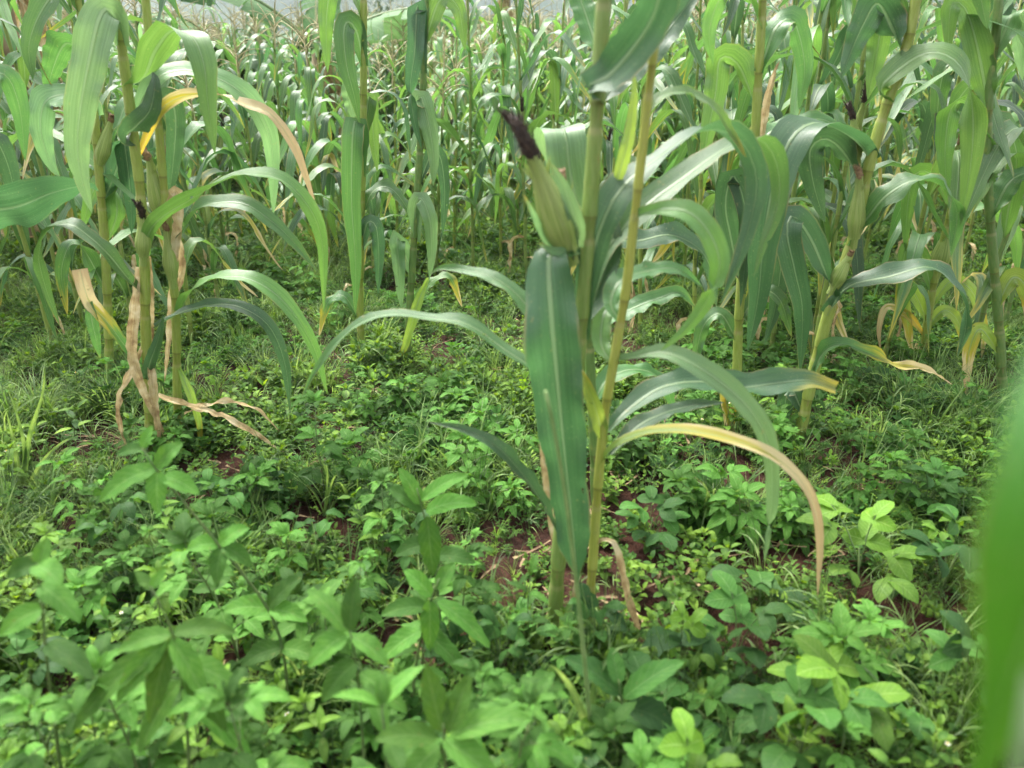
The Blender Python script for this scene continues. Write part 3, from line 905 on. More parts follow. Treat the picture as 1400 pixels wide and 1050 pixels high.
L2 = Hero((243, 610), 'slender maize plant with a green ear beside the thick dry-footed maize at the left')
L2.stalk([(243, 618), (242, 510), (240, 420), (236, 380), (229, 300), (222, 235), (215, 150), (207, 80), (200, 10), (196, -60), (193, -120)], 11, 8, ST_Y, 0.185)
L2.ear((236, 382, -0.02), (228, 312, -0.03), 10, 'pale', 13, 2)
L2.ear((222, 300, 0.02), (203, 215, 0.0), 12, 'pale', 14, 2)
L2.leaf([(238, 350), (255, 308, -0.02), (279, 282, -0.04), (330, 278, -0.06), (372, 303, -0.07), (406, 336, -0.07), (434, 372, -0.07)], 42, ((0.2, 0.8), (0.4, 0.9), (0.8, 0.5), (1, 0.3)), MID, 0.03, 0.28, 0.8, 0.2)
L2.leaf([(241, 440), (262, 398, -0.02), (290, 382, -0.04), (330, 379, -0.06), (370, 397, -0.07), (404, 432, -0.08), (431, 480, -0.08), (448, 540, -0.08)], 42, ((-0.3, 0.9), (0.3, 0.9), (0.8, 0.6), (1, 0.3)), FRESH, 0.06, 0.28, 0.8, 0.2)
L2.leaf([(212, 448, -0.06), (232, 436, -0.06), (256, 424, -0.07), (302, 416, -0.09), (338, 424, -0.10), (370, 449, -0.10), (390, 500, -0.10), (397, 566, -0.10)], 36, ((0.3, 0.9), (0.4, 0.9), (0.8, 0.5), (1, 0.2)), DARK, 0.05, 0.3, 0.6, 0.2)
L2.leaf([(240, 315), (247, 340, 0.02), (248, 370, 0.03), (236, 412, 0.03), (231, 460, 0.02), (225, 522, 0.02)], 20, ((1, 0.1), (0.5, 0.6), (1, 0.1)), YEL, 0.9, 0.5, 0.7, 0.4, kind='dry_leaf')
L2.leaf([(243, 500), (252, 520, -0.02), (262, 545, -0.03), (272, 580, -0.03), (275, 620, -0.03)], 18, ((1, 0.3), (0.4, 0.8)), LIME, 0.3, 0.4, 0.8, 0.2)
L2.leaf([(216, 540, -0.03), (248, 553, -0.06), (286, 562, -0.09), (335, 586, -0.12), (388, 618, -0.14)], 22, ((0.7, 0.7), (0.4, 0.9), (0.8, 0.5)), YEL, 0.9, 0.6, 0.6, 0.6, kind='dry_leaf')
L2.leaf([(252, 566, -0.05), (280, 556, -0.07), (314, 550, -0.09), (350, 560, -0.1), (382, 590, -0.12)], 14, ((0.7, 0.7), (0.4, 0.9)), YEL, 0.9, 0.7, 0.6, 0.7, kind='dry_leaf')
L2.leaf([(241, 560), (238, 590, -0.02), (246, 620, -0.03)], 12, HANG, YEL, 0.9, 0.7, 0.6, 0.7, kind='dry_leaf')
L2.leaf([(229, 290), (240, 262, -0.02), (243, 290, -0.03), (240, 345, -0.03), (238, 378, -0.02)], 24, ((1, 0.2), (1, 0.1)), YEL, 0.9, 0.4, 0.6, 0.3, kind='dry_leaf')
L2.leaf([(216, 160), (228, 130, 0.02), (240, 160, 0.04), (236, 230, 0.05), (228, 280, 0.05)], 36, ((1, 0.4), (1, 0.1)), DARK, 0.0, 0.3, 0.8, 0.2)

L3 = Hero((130, 520), 'maize plant behind the left clump with a brown-silked ear and wide leaves')
L3.stalk([(150, 520), (148, 440), (143, 330), (135, 230), (128, 150), (118, 70), (108, 0), (100, -80)], 11, 8, ST_Y, 0.185)
L3.ear((136, 225), (152, 164), 9, 'pale', 21, 3)
L3.leaf([(128, 160), (112, 130, -0.02), (92, 128, -0.04), (62, 140, -0.06), (56, 180, -0.08), (70, 225, -0.08), (82, 242, -0.08)], 54, ((0.4, 0.9), (0.5, 0.8), (1, 0.1)), PALE, 0.02, 0.25)
L3.leaf([(118, 75), (90, 60, 0.02), (72, 95, 0.03), (64, 130, 0.03)], 52, ((-0.5, 0.8), (-1, 0.2)), MID, 0.0, 0.25)
L3.leaf([(110, 20), (90, -20, -0.02), (60, 10, -0.05), (40, 60, -0.07), (45, 110, -0.08)], 46, ((0.3, 0.9), (1, 0.3)), MID, 0.0, 0.25)
L3.leaf([(140, 280), (160, 230, 0.03), (168, 190, 0.04), (178, 260, 0.05), (180, 320, 0.05)], 44, ((-0.6, 0.6), (1, 0.1)), DARK, 0.0, 0.25)
L3.leaf([(144, 340), (160, 290, 0.03), (150, 240, 0.05), (128, 260, 0.05), (110, 320, 0.05)], 40, ((-0.6, 0.6), (1, 0.1)), FRESH, 0.0, 0.25)
L3.leaf([(146, 400), (120, 350, -0.02), (100, 330, -0.03), (84, 370, -0.04), (92, 430, -0.04)], 34, ((-0.6, 0.6), (1, 0.1)), MID, 0.2, 0.25)

L4 = Hero((-120, 640), 'maize plant cut by the left edge reaching in with one broad bright leaf')
L4.stalk([(-120, 650), (-118, 480), (-112, 340), (-105, 200), (-100, 60), (-96, -60)], 20, 13, ST_G, 0.185)
L4.leaf([(-113, 350), (-80, 310, 0.0), (-30, 292, 0.0), (25, 282, 0.0), (70, 264, 0.0), (118, 254, 0.02), (135, 262, 0.04)], 88, ((-0.4, 0.9), (-0.9, 0.5), (-0.9, 0.5), (-0.6, 0.7)), DARK, 0.0, 0.2, 0.8, 0.15, wk=1.0)
L4.leaf([(-104, 200), (-60, 130, 0.05), (0, 100, 0.1), (25, 140, 0.12), (35, 220, 0.12)], 50, ((0.4, 0.9), (1, 0.2)), MID, 0.0, 0.25)
L4.leaf([(-108, 270), (-60, 200, 0.05), (-10, 190, 0.1), (15, 240, 0.12), (20, 300, 0.12)], 50, ((0.4, 0.9), (1, 0.2)), DARK, 0.0, 0.25)

# --- right clump
C = Hero((1090, 606), 'sturdy maize plant at the right with two ears and a wide arched dark leaf')
C.stalk([(1089, 612), (1104, 545), (1128, 445), (1150, 375), (1166, 325), (1190, 220), (1211, 146), (1238, 68), (1252, 0), (1264, -80), (1272, -150)], 15, 10, ST_Y, 0.185)
C.leaf([(1190, 222), (1176, 200, -0.02), (1150, 180, -0.05), (1114, 168, -0.08), (1082, 190, -0.12), (1058, 250, -0.15), (1044, 330, -0.16), (1036, 410, -0.15), (1022, 480, -0.14)], 78,
       ((-0.3, 0.9), (0.2, 1.0), (0.9, 0.6), (1, 0.2), (1, 0.1)), DARK, 0.0, 0.22, 0.9, 0.15)
C.leaf([(1178, 262), (1158, 215, 0.02), (1130, 190, 0.04), (1108, 205, 0.06), (1112, 250, 0.07), (1128, 305, 0.07)], 60, ((0.2, 0.9), (-0.9, 0.3), (-1, 0.1)), DARK, 0.0, 0.25)
C.leaf([(1164, 335), (1185, 300, -0.02), (1212, 268, -0.04), (1250, 247, -0.06), (1286, 254, -0.08), (1308, 290, -0.09), (1300, 352, -0.09)], 56, ((0.3, 0.9), (0.5, 0.8), (0.2, 1), (-0.9, 0.3)), MID, 0.02, 0.28)
C.leaf([(1213, 140), (1204, 122, -0.02), (1226, 98, -0.03), (1258, 76, -0.04), (1290, 74, -0.07), (1318, 100, -0.10), (1330, 160, -0.11), (1327, 225, -0.11), (1313, 308, -0.10)], 58, ((0.5, 0.7), (0.6, 0.8), (0.1, 1), (-0.9, 0.3), (-1, 0.1)), FRESH, 0.0, 0.2, 0.8, 0.12)
C.leaf([(1140, 405, -0.02), (1110, 330, -0.05), (1084, 296, -0.08), (1076, 320, -0.11), (1087, 372, -0.12), (1097, 425, -0.12), (1094, 510, -0.11)], 58, ((0.2, 0.9), (0.9, 0.5), (1, 0.1), (1, 0.1)), DARK, 0.0, 0.2, 0.9, 0.15)
C.leaf([(1132, 430, -0.01), (1160, 392, -0.04), (1218, 378, -0.06), (1265, 365, -0.08), (1294, 378, -0.09), (1318, 412, -0.10), (1320, 450, -0.10), (1308, 490, -0.09)], 54, ((0.3, 0.9), (0.4, 0.9), (0.2, 1), (-0.8, 0.3)), DARK, 0.04, 0.28)
C.leaf([(1108, 530, -0.01), (1122, 488, -0.03), (1148, 472, -0.05), (1186, 484, -0.07), (1226, 500, -0.09), (1266, 506, -0.1), (1302, 526, -0.1)], 30, ((0.3, 0.9), (0.6, 0.7), (0.3, 0.9)), MID, 0.42, 0.6, 0.9, 0.6)
C.ear((1168, 326, -0.02), (1176, 240, -0.04), 11, 'pale', 31, 2)
C.ear((1172, 215, 0.03), (1166, 162, 0.02), 9, 'dark', 32, 2)
C.ear((1140, 390, -0.04), (1162, 348, -0.05), 10, 'pale', 33, 2)
C.leaf([(1236, 80), (1220, 40, 0.02), (1200, 5, 0.03), (1182, 30, 0.04), (1164, 70, 0.05), (1150, 108, 0.05)], 60, ((0.3, 0.6), (-1, 0.2), (-1, 0.1)), DARK, 0.0, 0.2)
C.leaf([(1245, 40), (1230, -10, 0.05), (1215, -10, 0.07), (1204, 40, 0.08), (1196, 90, 0.08), (1186, 136, 0.08)], 52, ((0.3, 0.6), (-1, 0.2), (-1, 0.1)), FRESH, 0.0, 0.2)
C.leaf([(1258, -40), (1290, -80, 0), (1330, -40, -0.03), (1350, 40, -0.05)], 52, ((0.3, 0.9), (-0.9, 0.3)), MID, 0.0, 0.2)
C.leaf([(1098, 565, 0), (1080, 530, 0.03), (1072, 560, 0.04), (1066, 600, 0.04)], 40, ((1, 0.2), (1, 0.1)), DARK, 0.0, 0.25)

C2 = Hero((1002, 660), 'dark leaved maize plant between the yellow stalk and the sturdy right-hand maize', depth=2.45)
C2.stalk([(1000, 640), (1006, 560), (1010, 440), (1018, 330), (1030, 220), (1036, 120), (1042, 10), (1046, -60)], 12, 9, ST_Y, 0.185)
C2.leaf([(1013, 400), (1000, 330, -0.02), (992, 280, -0.03), (1002, 240, -0.04), (1018, 280, -0.06), (1020, 340, -0.06), (1012, 420, -0.06)], 44, ((0.3, 0.9), (1, 0.1), (1, 0.1)), DARK, 0, 0.25)
C2.leaf([(1016, 360), (1040, 310, 0.02), (1062, 300, 0.03), (1068, 350, 0.03), (1060, 420, 0.03), (1045, 470, 0.03)], 46, ((0.3, 0.9), (1, 0.1)), DARK, 0, 0.25)
C2.leaf([(1009, 470), (985, 430, 0.02), (960, 450, 0.03), (948, 510, 0.03)], 34, ((0.3, 0.9), (1, 0.2)), MID, 0.1, 0.25)
C2.leaf([(1010, 440), (1040, 400, 0), (1066, 410, -0.02), (1082, 460, -0.02)], 34, ((0.3, 0.9), (1, 0.2)), MID, 0.1, 0.25)
C2.leaf([(1003, 600), (998, 560, -0.02), (992, 540, -0.03), (996, 570, -0.04), (1002, 620, -0.04), (1000, 660, -0.04)], 26, HANG, YEL, 0.55, 0.3)
C2.leaf([(1034, 150), (1010, 90, 0.02), (985, 80, 0.03), (978, 130, 0.04), (966, 190, 0.04), (960, 240, 0.04)], 46, ((-0.3, 0.9), (-1, 0.1)), FRESH, 0, 0.2)
C2.leaf([(1038, 100), (1060, 40, 0.02), (1085, 30, 0.04), (1100, 90, 0.05), (1092, 150, 0.05)], 46, ((0.3, 0.9), (1, 0.1)), MID, 0, 0.2)
C2.leaf([(1040, 40), (1020, -10, 0), (990, -10, -0.02), (970, 40, -0.03), (975, 90, -0.03)], 40, ((0.3, 0.9), (-1, 0.1)), FRESH, 0, 0.2)
C2.leaf([(1040, 196, 0.02), (1048, 140, 0.02), (1060, 96, 0.0), (1066, 84, -0.01)], 16, HANG, PALE, 0.9, 0.4, 0.6, 0.3, kind='dry_leaf')
C2.leaf([(1026, 260), (1045, 190, 0.04), (1085, 170, 0.08), (1130, 165, 0.1), (1160, 200, 0.1)], 48, FLAT, MID, 0.02, 0.2)

D = Hero((1262, 500), 'small yellowing maize plant with withered leaves at the right behind the sturdy maize')
D.stalk([(1262, 506), (1268, 440), (1280, 370), (1300, 290), (1318, 210), (1330, 130), (1345, 40), (1352, -40)], 10, 7, ST_Y, 0.13)
D.ear((1282, 370), (1298, 310), 12, 'pale', 41, 2)
for pts_, w_, fk_, c_, d_ in (
        ([(1268, 440), (1250, 400), (1236, 392), (1240, 440), (1248, 490)], 26, HANG, LIME, 0.35),
        ([(1272, 420), (1300, 385), (1330, 400), (1345, 450), (1342, 490)], 26, HANG, LIME, 0.35),
        ([(1265, 460), (1240, 430), (1212, 420), (1202, 450), (1204, 480)], 16, HANG, YEL, 0.6),
        ([(1266, 450), (1290, 425), (1310, 440), (1318, 480)], 24, HANG, LIME, 0.3),
        ([(1274, 400), (1260, 350), (1240, 340), (1232, 380), (1224, 420)], 28, HANG, FRESH, 0.2),
        ([(1290, 330), (1320, 290), (1355, 285), (1385, 320), (1392, 380)], 36, ((0.3, 0.9), (-0.9, 0.3)), FRESH, 0.1),
        ([(1300, 290), (1275, 240), (1250, 240), (1240, 290), (1238, 345)], 34, ((-0.3, 0.8), (-1, 0.1)), FRESH, 0.05),
        ([(1316, 220), (1345, 170), (1375, 170), (1392, 220), (1398, 290)], 38, ((0.3, 0.9), (1, 0.2)), MID, 0.0),
        ([(1328, 140), (1305, 90), (1290, 100), (1282, 150), (1284, 200)], 38, ((0.3, 0.9), (1, 0.2)), MID, 0.0),
        ([(1342, 60), (1370, 20), (1392, 50), (1398, 110)], 38, ((0.3, 0.9), (1, 0.2)), PALE, 0.0),
        ([(1262, 490), (1256, 470), (1250, 520), (1252, 570)], 14, HANG, YEL, 0.8)):
    D.leaf(pts_, w_, fk_, c_, d_, 0.25)

E = Hero((1420, 560), 'maize plant at the right edge with a thick pale stalk and drooping leaves')
E.stalk([(1372, 560), (1366, 450), (1356, 330), (1350, 230), (1352, 130), (1362, 40), (1370, -60)], 12, 9, ST_G, 0.185)
for pts_, w_, fk_, c_, d_ in (
        ([(1354, 300), (1380, 250), (1410, 240), (1440, 290)], 46, FLAT, MID, 0.0),
        ([(1352, 200), (1322, 140), (1300, 150), (1292, 210), (1296, 270)], 44, ((0.3, 0.8), (-1, 0.1)), FRESH, 0.0),
        ([(1352, 150), (1335, 60), (1318, 10), (1300, 10), (1296, 80)], 50, ((0.5, 0.6), (1, 0.2)), FRESH, 0.0),
        ([(1358, 80), (1385, 20), (1400, 30), (1420, 100)], 46, ((0.5, 0.6), (-1, 0.2)), PALE, 0.0),
        ([(1362, 420), (1385, 380), (1405, 400), (1412, 470)], 36, HANG, LIME, 0.4),
        ([(1364, 480), (1340, 450), (1325, 480), (1320, 540)], 28, HANG, LIME, 0.5)):
    E.leaf(pts_, w_, fk_, c_, d_, 0.25)

# --- plants in the middle of the picture
Mi = Hero((494, 486), 'maize plant with long flat hanging leaves in the gap left of the centre maize')
Mi.stalk([(494, 490), (492, 400), (494, 300), (496, 200), (497, 120), (497, 40), (498, -60)], 9, 7, ST_Y, 0.185)
Mi.leaf([(495, 240), (494, 190, -0.02), (487, 166, -0.05), (483, 176, -0.08), (481, 220, -0.09), (481, 285, -0.09), (486, 360, -0.09), (486, 430, -0.08)], 40, HANG, MID, 0, 0.15, 0.8, 0.1)
Mi.leaf([(497, 90), (488, 45, -0.02), (476, 30, -0.04), (470, 45, -0.06), (474, 90, -0.07), (484, 130, -0.07), (492, 170, -0.06)], 38, HANG, MID, 0, 0.18, 0.8, 0.1)
Mi.leaf([(496, 200), (502, 150, 0.02), (505, 132, 0.03), (510, 180, 0.04), (516, 236, 0.04)], 32, ((-0.5, 0.5), (-1, 0.1)), FRESH, 0, 0.2, 0.8, 0.1)
Mi.leaf([(496, 120), (486, 110, 0.03), (478, 130, 0.04), (484, 165, 0.04)], 34, HANG, PALE, 0, 0.2)
Mi.leaf([(494, 340), (502, 305, -0.02), (514, 310, -0.04), (518, 350, -0.04), (517, 402, -0.04)], 28, HANG, DARK, 0, 0.2)
Mi.leaf([(494, 300), (510, 262, 0), (535, 258, 0), (560, 290, 0), (570, 310, 0)], 30, FLAT, MID, 0, 0.2)
Mi.leaf([(497, 40), (480, -10, 0), (455, -20, 0), (446, 30, 0), (448, 100, 0)], 36, ((0.3, 0.8), (-1, 0.1)), FRESH, 0, 0.2)
Mi.leaf([(493, 440), (470, 405, 0), (448, 415, 0), (436, 460, 0)], 24, FLAT, MID, 0.3, 0.2)

Mj = Hero((560, 500), 'maize plant with twisted hanging leaves just left of the large ear')
Mj.stalk([(556, 500), (560, 420), (566, 330), (572, 240), (577, 150), (580, 60), (582, -40)], 9, 7, ST_G, 0.185)
Mj.leaf([(579, 100), (572, 30, -0.02), (570, 10, -0.04), (567, 70, -0.06), (561, 120, -0.07), (567, 168, -0.07), (577, 205, -0.06)], 34, ((1, 0.2), (0.6, 0.3), (-0.8, 0.2)), DARK, 0, 0.25)
Mj.leaf([(576, 190), (572, 145, -0.02), (576, 134, -0.04), (587, 175, -0.06), (593, 218, -0.06), (592, 255, -0.06)], 36, HANG, PALE, 0, 0.15)
Mj.leaf([(574, 250), (590, 210, 0.02), (602, 215, 0.03), (608, 262, 0.03), (605, 322, 0.03)], 24, HANG, DARK, 0, 0.25)
Mj.leaf([(570, 330), (568, 285, -0.02), (576, 272, -0.04), (588, 302, -0.06), (590, 350, -0.06), (587, 382, -0.06)], 32, HANG, PALE, 0, 0.15)
Mj.leaf([(566, 380), (548, 335, -0.01), (543, 328, -0.03), (546, 370, -0.04), (549, 424, -0.04)], 32, HANG, PALE, 0, 0.2)
Mj.leaf([(586, 380, -0.05), (572, 412, -0.06), (560, 452, -0.06), (549, 482, -0.05), (522, 503, -0.04)], 20, HANG, LIME, 0.25, 0.3)
Mj.leaf([(564, 420), (590, 385, 0), (615, 380, 0), (632, 420, 0)], 24, FLAT, FRESH, 0.3, 0.3)
Mj.leaf([(580, 60), (602, 0, 0), (626, 10, 0), (636, 70, 0)], 34, HANG, FRESH, 0, 0.2)

# --- the plant at the photographer's elbow: one leaf so close to the lens that it blurs
F = Hero((1600, 1000), 'out of focus maize plant close to the lens at the right edge', depth=0.36)
F.stalk([(1840, 3000), (1835, 1700), (1825, 900), (1815, 300), (1805, -200)], 60, 50, ST_G, 0.16)
F.leaf([(1822, 700), (1770, 480, -0.02), (1700, 390, -0.06), (1620, 420, -0.11), (1545, 510, -0.15), (1490, 630, -0.165), (1440, 770, -0.17), (1400, 890, -0.17), (1362, 1000, -0.17), (1325, 1090, -0.17)], 250, ((0.4, 0.8), (-0.9, 0.4), (-1, 0.35), (-1, 0.35)), (0.026, 0.118, 0.003), 0.0, 0.30, 0.8, 0.15,
       wk=1.0, prof=lambda t: (0.4 + 0.6 * smooth(0, 0.4, t)) * (1 - 0.9 * smooth(0.80, 1, t)))
F.leaf([(1828, 1500), (1690, 1150, -0.02), (1600, 960, -0.06), (1520, 890, -0.10), (1452, 850, -0.14), (1415, 960, -0.18), (1375, 1140, -0.185)], 170, ((0.4, 0.8), (0.9, 0.5), (1, 0.5)), (0.20, 0.30, 0.16), 0.0, 0.22, 0.8, 0.05, wk=1.0)

# ------------------------------------------------------------------ the rest of the field: rows behind
HEROES = [A, B, N_, L1, L2, L3, L4, C, C2, D, E, Mi, Mj]
ORD = ['first', 'second', 'third', 'fourth', 'fifth', 'sixth', 'seventh', 'eighth', 'ninth', 'tenth', 'eleventh', 'twelfth', 'thirteenth', 'fourteenth', 'fifteenth',
       'sixteenth', 'seventeenth', 'eighteenth', 'nineteenth', 'twentieth', 'twenty-first', 'twenty-second', 'twenty-third', 'twenty-fourth', 'twenty-fifth', 'twenty-sixth', 'twenty-seventh', 'twenty-eighth', 'twenty-ninth', 'thirtieth']
rr = random.Random(21)
rows = []
Y = 3.55
while Y < 9.4:
    rows.append(Y)
    Y += 0.50 + 0.012 * Y
FAR_PROTO = []

def far_plant_mesh(seed):
    """a far plant, too small to show its leaves one by one: stalk, foliage, ears and tassel"""
    r2 = random.Random(seed)
    H = 1.5
    me, cs = STALKLIB[seed % 5]
    fol = MB()
    az = r2.uniform(0, 6)
    for i in range(11):
        f = (i + 0.6) / 11
        c = at_h(cs, H * lerp(0.1, 0.97, f))
        az += math.pi + r2.uniform(-.45, .45)
        sc = (0.62 + 0.42 * math.sin(math.pi * min(1, f * 0.9 + 0.12))) * r2.uniform(0.85, 1.1)
        b = auto_leaf(500 + seed * 20 + i, 10, 2)
        fol.add(b.v, b.f, b.uv, 0, Matrix.Translation(c) @ Matrix.Rotation(az, 4, 'Z') @ Matrix.Scale(sc, 4))
    return me, cs, fol.mesh('foliage', M_LEAF)
FAR_PROTO = [far_plant_mesh(s) for s in range(8)]

for i, (px, Y, H, lab) in enumerate((
        (1125, 2.95, 1.75, 'leafy maize plant right behind the sturdy two-eared maize'), (1225, 3.15, 1.7, 'maize plant between the sturdy maize and the small yellowing one'),
        (1345, 2.9, 1.75, 'full leafy maize plant behind the small yellowing one near the right edge'), (955, 3.25, 1.6, 'maize plant seen between the yellow stalk and the dark leaved maize'),
        (1065, 3.2, 1.7, 'maize plant crowded between the dark leaved and the sturdy maize'), (55, 3.2, 1.65, 'maize plant behind the broad bright leaf at the left edge'),
        (250, 3.35, 1.6, 'maize plant half hidden behind the slender maize of the left clump'),
        (880, 3.7, 1.65, 'maize plant right behind the yellow stalk'))):
    q = P(px, 400, Y)
    auto_maize((q.x, Y, gz(q.x, Y)), H, 4000 + i, lab, 'maize plants behind the near clumps', nleaf=12, tassel=False, ears=1)
n_mid = n_far = 0
for ri, Y in enumerate(rows):
    half = 0.66 * Y + 0.5
    x = -half + rr.uniform(0, 0.3)
    spots = []
    while x < half:
        spots.append((x + rr.uniform(-.07, .07), Y + rr.uniform(-.14, .14)))
        x += rr.uniform(0.27, 0.46)
    k = 0
    for (x, y) in spots:
        z = gz(x, y)
        bp = to_px(Vector((x, y, z)))
        if any((Vector((x, y)) - h.base.xy).length < 0.33 for h in HEROES): continue
        # the open weedy gaps of the photograph
        gap = 280 < bp[0] < 620
        if 280 < bp[0] < 745 and y < 4.5 and rr.random() < 0.85: continue
        if y < 4.3 and 745 <= bp[0] < 900 and rr.random() < 0.5: continue
        if y < 4.0 and bp[0] < 900 and rr.random() < 0.3: continue
        if rr.random() < 0.08: continue
        if 290 < bp[0] < 580 and 6.8 < y < 9.2 and rr.random() < 0.6: continue
        H = rr.uniform(1.35, 1.75) - 0.02 * (y - 4)
        if bp[0] > 850: H += 0.18
        if gap: H = rr.uniform(0.95, 1.45) if y < 7 else rr.uniform(1.25, 1.7)
        look = rr.choice(['leafy', 'slender', 'pale', 'dark green'])
        if y < 6.6:
            k += 1; n_mid += 1
            where = f'{ORD[min(k - 1, 29)]} from the left in row {["two", "three", "four", "five", "six", "seven", "eight", "nine", "ten"][min(ri, 8)]}'
            lab = f'{look} maize plant, {where}'
            auto_maize((x, y, z), H, 1000 + ri * 50 + k, lab, 'maize plants in the middle rows', nleaf=rr.randint(11, 14), tassel=rr.random() < 0.8, ears=rr.choice([0, 0, 1, 1]))
        else:
            n_far += 1
            zone = 'far behind the left clump' if bp[0] < 430 else ('far behind the gap by the centre maize' if bp[0] < 760 else ('far behind the centre maize' if bp[0] < 1000 else 'far behind the sturdy right-hand clump'))
            t = thing('maize_plant', (x, y, z), f'distant tasselled maize plant {zone}', 'maize', f'distant maize {zone}', rr.uniform(0, 6.28))
            me, cs, fo = FAR_PROTO[rr.randrange(8)]
            s = H / 1.5
            yl = rr.random()
            link('stalk', me, t, scale=(1, 1, s), color=tuple(lerp(a, b, yl) for a, b in zip(ST_G, ST_Y)))
            link('foliage', fo, t, scale=(1, 1, s), color=rr.choice([DARK, MID, MID, FRESH, PALE]) + (rr.uniform(0, .3),))
            link('tassel', TASLIB[rr.randrange(4)], t, (cs[-1].x, cs[-1].y, H * 0.98), (0, 0, rr.uniform(0, 6)), 1.3)
from collections import defaultdict
ORD2 = ORD + [a + '-' + b for a in ('thirty', 'forty', 'fifty', 'sixty', 'seventy', 'eighty') for b in ORD[:9]]
by_zone = defaultdict(list)
for o in scene.objects:
    if o.parent is None and str(o.get('group', '')).startswith('distant maize'): by_zone[o['group']].append(o)
for g_, os_ in by_zone.items():
    os_.sort(key=lambda o: to_px(o.location)[0])
    for i, o in enumerate(os_): o['label'] = f'{ORD2[i]} distant maize plant from the left ' + g_[len('distant maize '):]
fr = random.Random(77)
mass_kinds = bpy.data.collections.new('far_maize_kinds')
for i, (me, cs, fo) in enumerate(FAR_PROTO):
    mb = MB()
    mats = [M_FARLEAF, M_FARSTALK, M_TASSEL]
    for src, mi, off in ((fo, 0, Vector((0, 0, 0))), (me, 1, Vector((0, 0, 0))), (TASLIB[i % 4], 2, cs[-1])):
        if mi == 2 and i % 2: continue                # every second kind shows no tassel
        o = len(mb.v)
        ul = src.uv_layers[0].data
        uvv = [(0.5, 0.5)] * len(src.vertices)
        for lp in src.loops: uvv[lp.vertex_index] = tuple(ul[lp.index].uv)
        sc = 1.3 if mi == 2 else 1.0
        mb.v += [tuple(v.co * sc + off) for v in src.vertices]; mb.uv += uvv
        mb.f += [tuple(k + o for k in f.vertices) for f in src.polygons]; mb.m += [mi] * len(src.polygons)
    mass_kinds.objects.link(bpy.data.objects.new('far_maize_kind_%d' % i, mb.mesh('far_maize', mats)))
mass = []
for _ in range(1500):
    y = math.sqrt(fr.uniform(9.3 ** 2, 14.5 ** 2)); x = fr.uniform(-0.72 * y, 0.72 * y)
    mass.append((x, y, gz(x, y) - 0.02, fr.uniform(-.08, .08), fr.uniform(-.08, .08), fr.uniform(0, 6.28), fr.uniform(0.82, 1.22), fr.randrange(8)))
print('maize rows: mid', n_mid, 'far', n_far)

# ------------------------------------------------------------------ weeds
def oval_leaf(L, W, nl=7, nu=4, droop=0.5, fold=0.25, serr=0.0, heart=0.0, seed=0, wave=0.1, shape=0.62):
    """a leaf along +X from the origin"""
    mb = MB()
    verts, uvs, faces = [], [], []
    p = Vector((0, 0, 0)); a = 0.15
    pk = shape ** shape * (1 - shape) ** (1 - shape) if False else None
    f0 = lambda t: (t ** 0.62) * ((1 - t) ** (0.95 if not heart else 0.85))
    mx = max(f0(i / 40) for i in range(41))
    for i in range(nl + 1):
        t = i / nl
        w = f0(t) / mx
        if heart: w = max(w, 0.62 * heart * (1 - t) ** 0.5 if t < 0.2 else 0)
        if i == nl: w = 0.02
        if i == 0 and not heart: w = 0.06
        if serr and 0 < i < nl: w *= 1 + serr * (1 if i % 2 else -1)
        d = Vector((math.cos(a), 0, math.sin(a)))
        nrm = Vector((-math.sin(a), 0, math.cos(a)))
        for j in range(nu + 1):
            u = 2 * j / nu - 1
            y = u * W * 0.5 * w
            h = abs(y) * fold + wave * W * abs(u) * noise.noise(Vector((t * 5 + seed, u * 2, seed)))
            back = -heart * 0.30 * L * abs(u) ** 1.4 * (1 - t) ** 5
            verts.append(p + d * back + Vector((0, y, 0)) + nrm * h); uvs.append((j / nu, t))
        a -= droop / nl
        p = p + d * (L / nl)
    for i in range(nl):
        for j in range(nu):
            q = i * (nu + 1) + j
            faces.append((q, q + 1, q + nu + 2, q + nu + 1))
    mb.add(verts, faces, uvs)
    return mb

def petiole(mb, p0, p1, r, mat=1, sides=4):
    p0, p1 = Vector(p0), Vector(p1)
    mid = (p0 + p1) / 2 + Vector((0, 0, (p1 - p0).length * 0.08))
    tube(mb, [p0, mid, p1], [r, r * 0.9, r * 0.75], sides, mat, False)

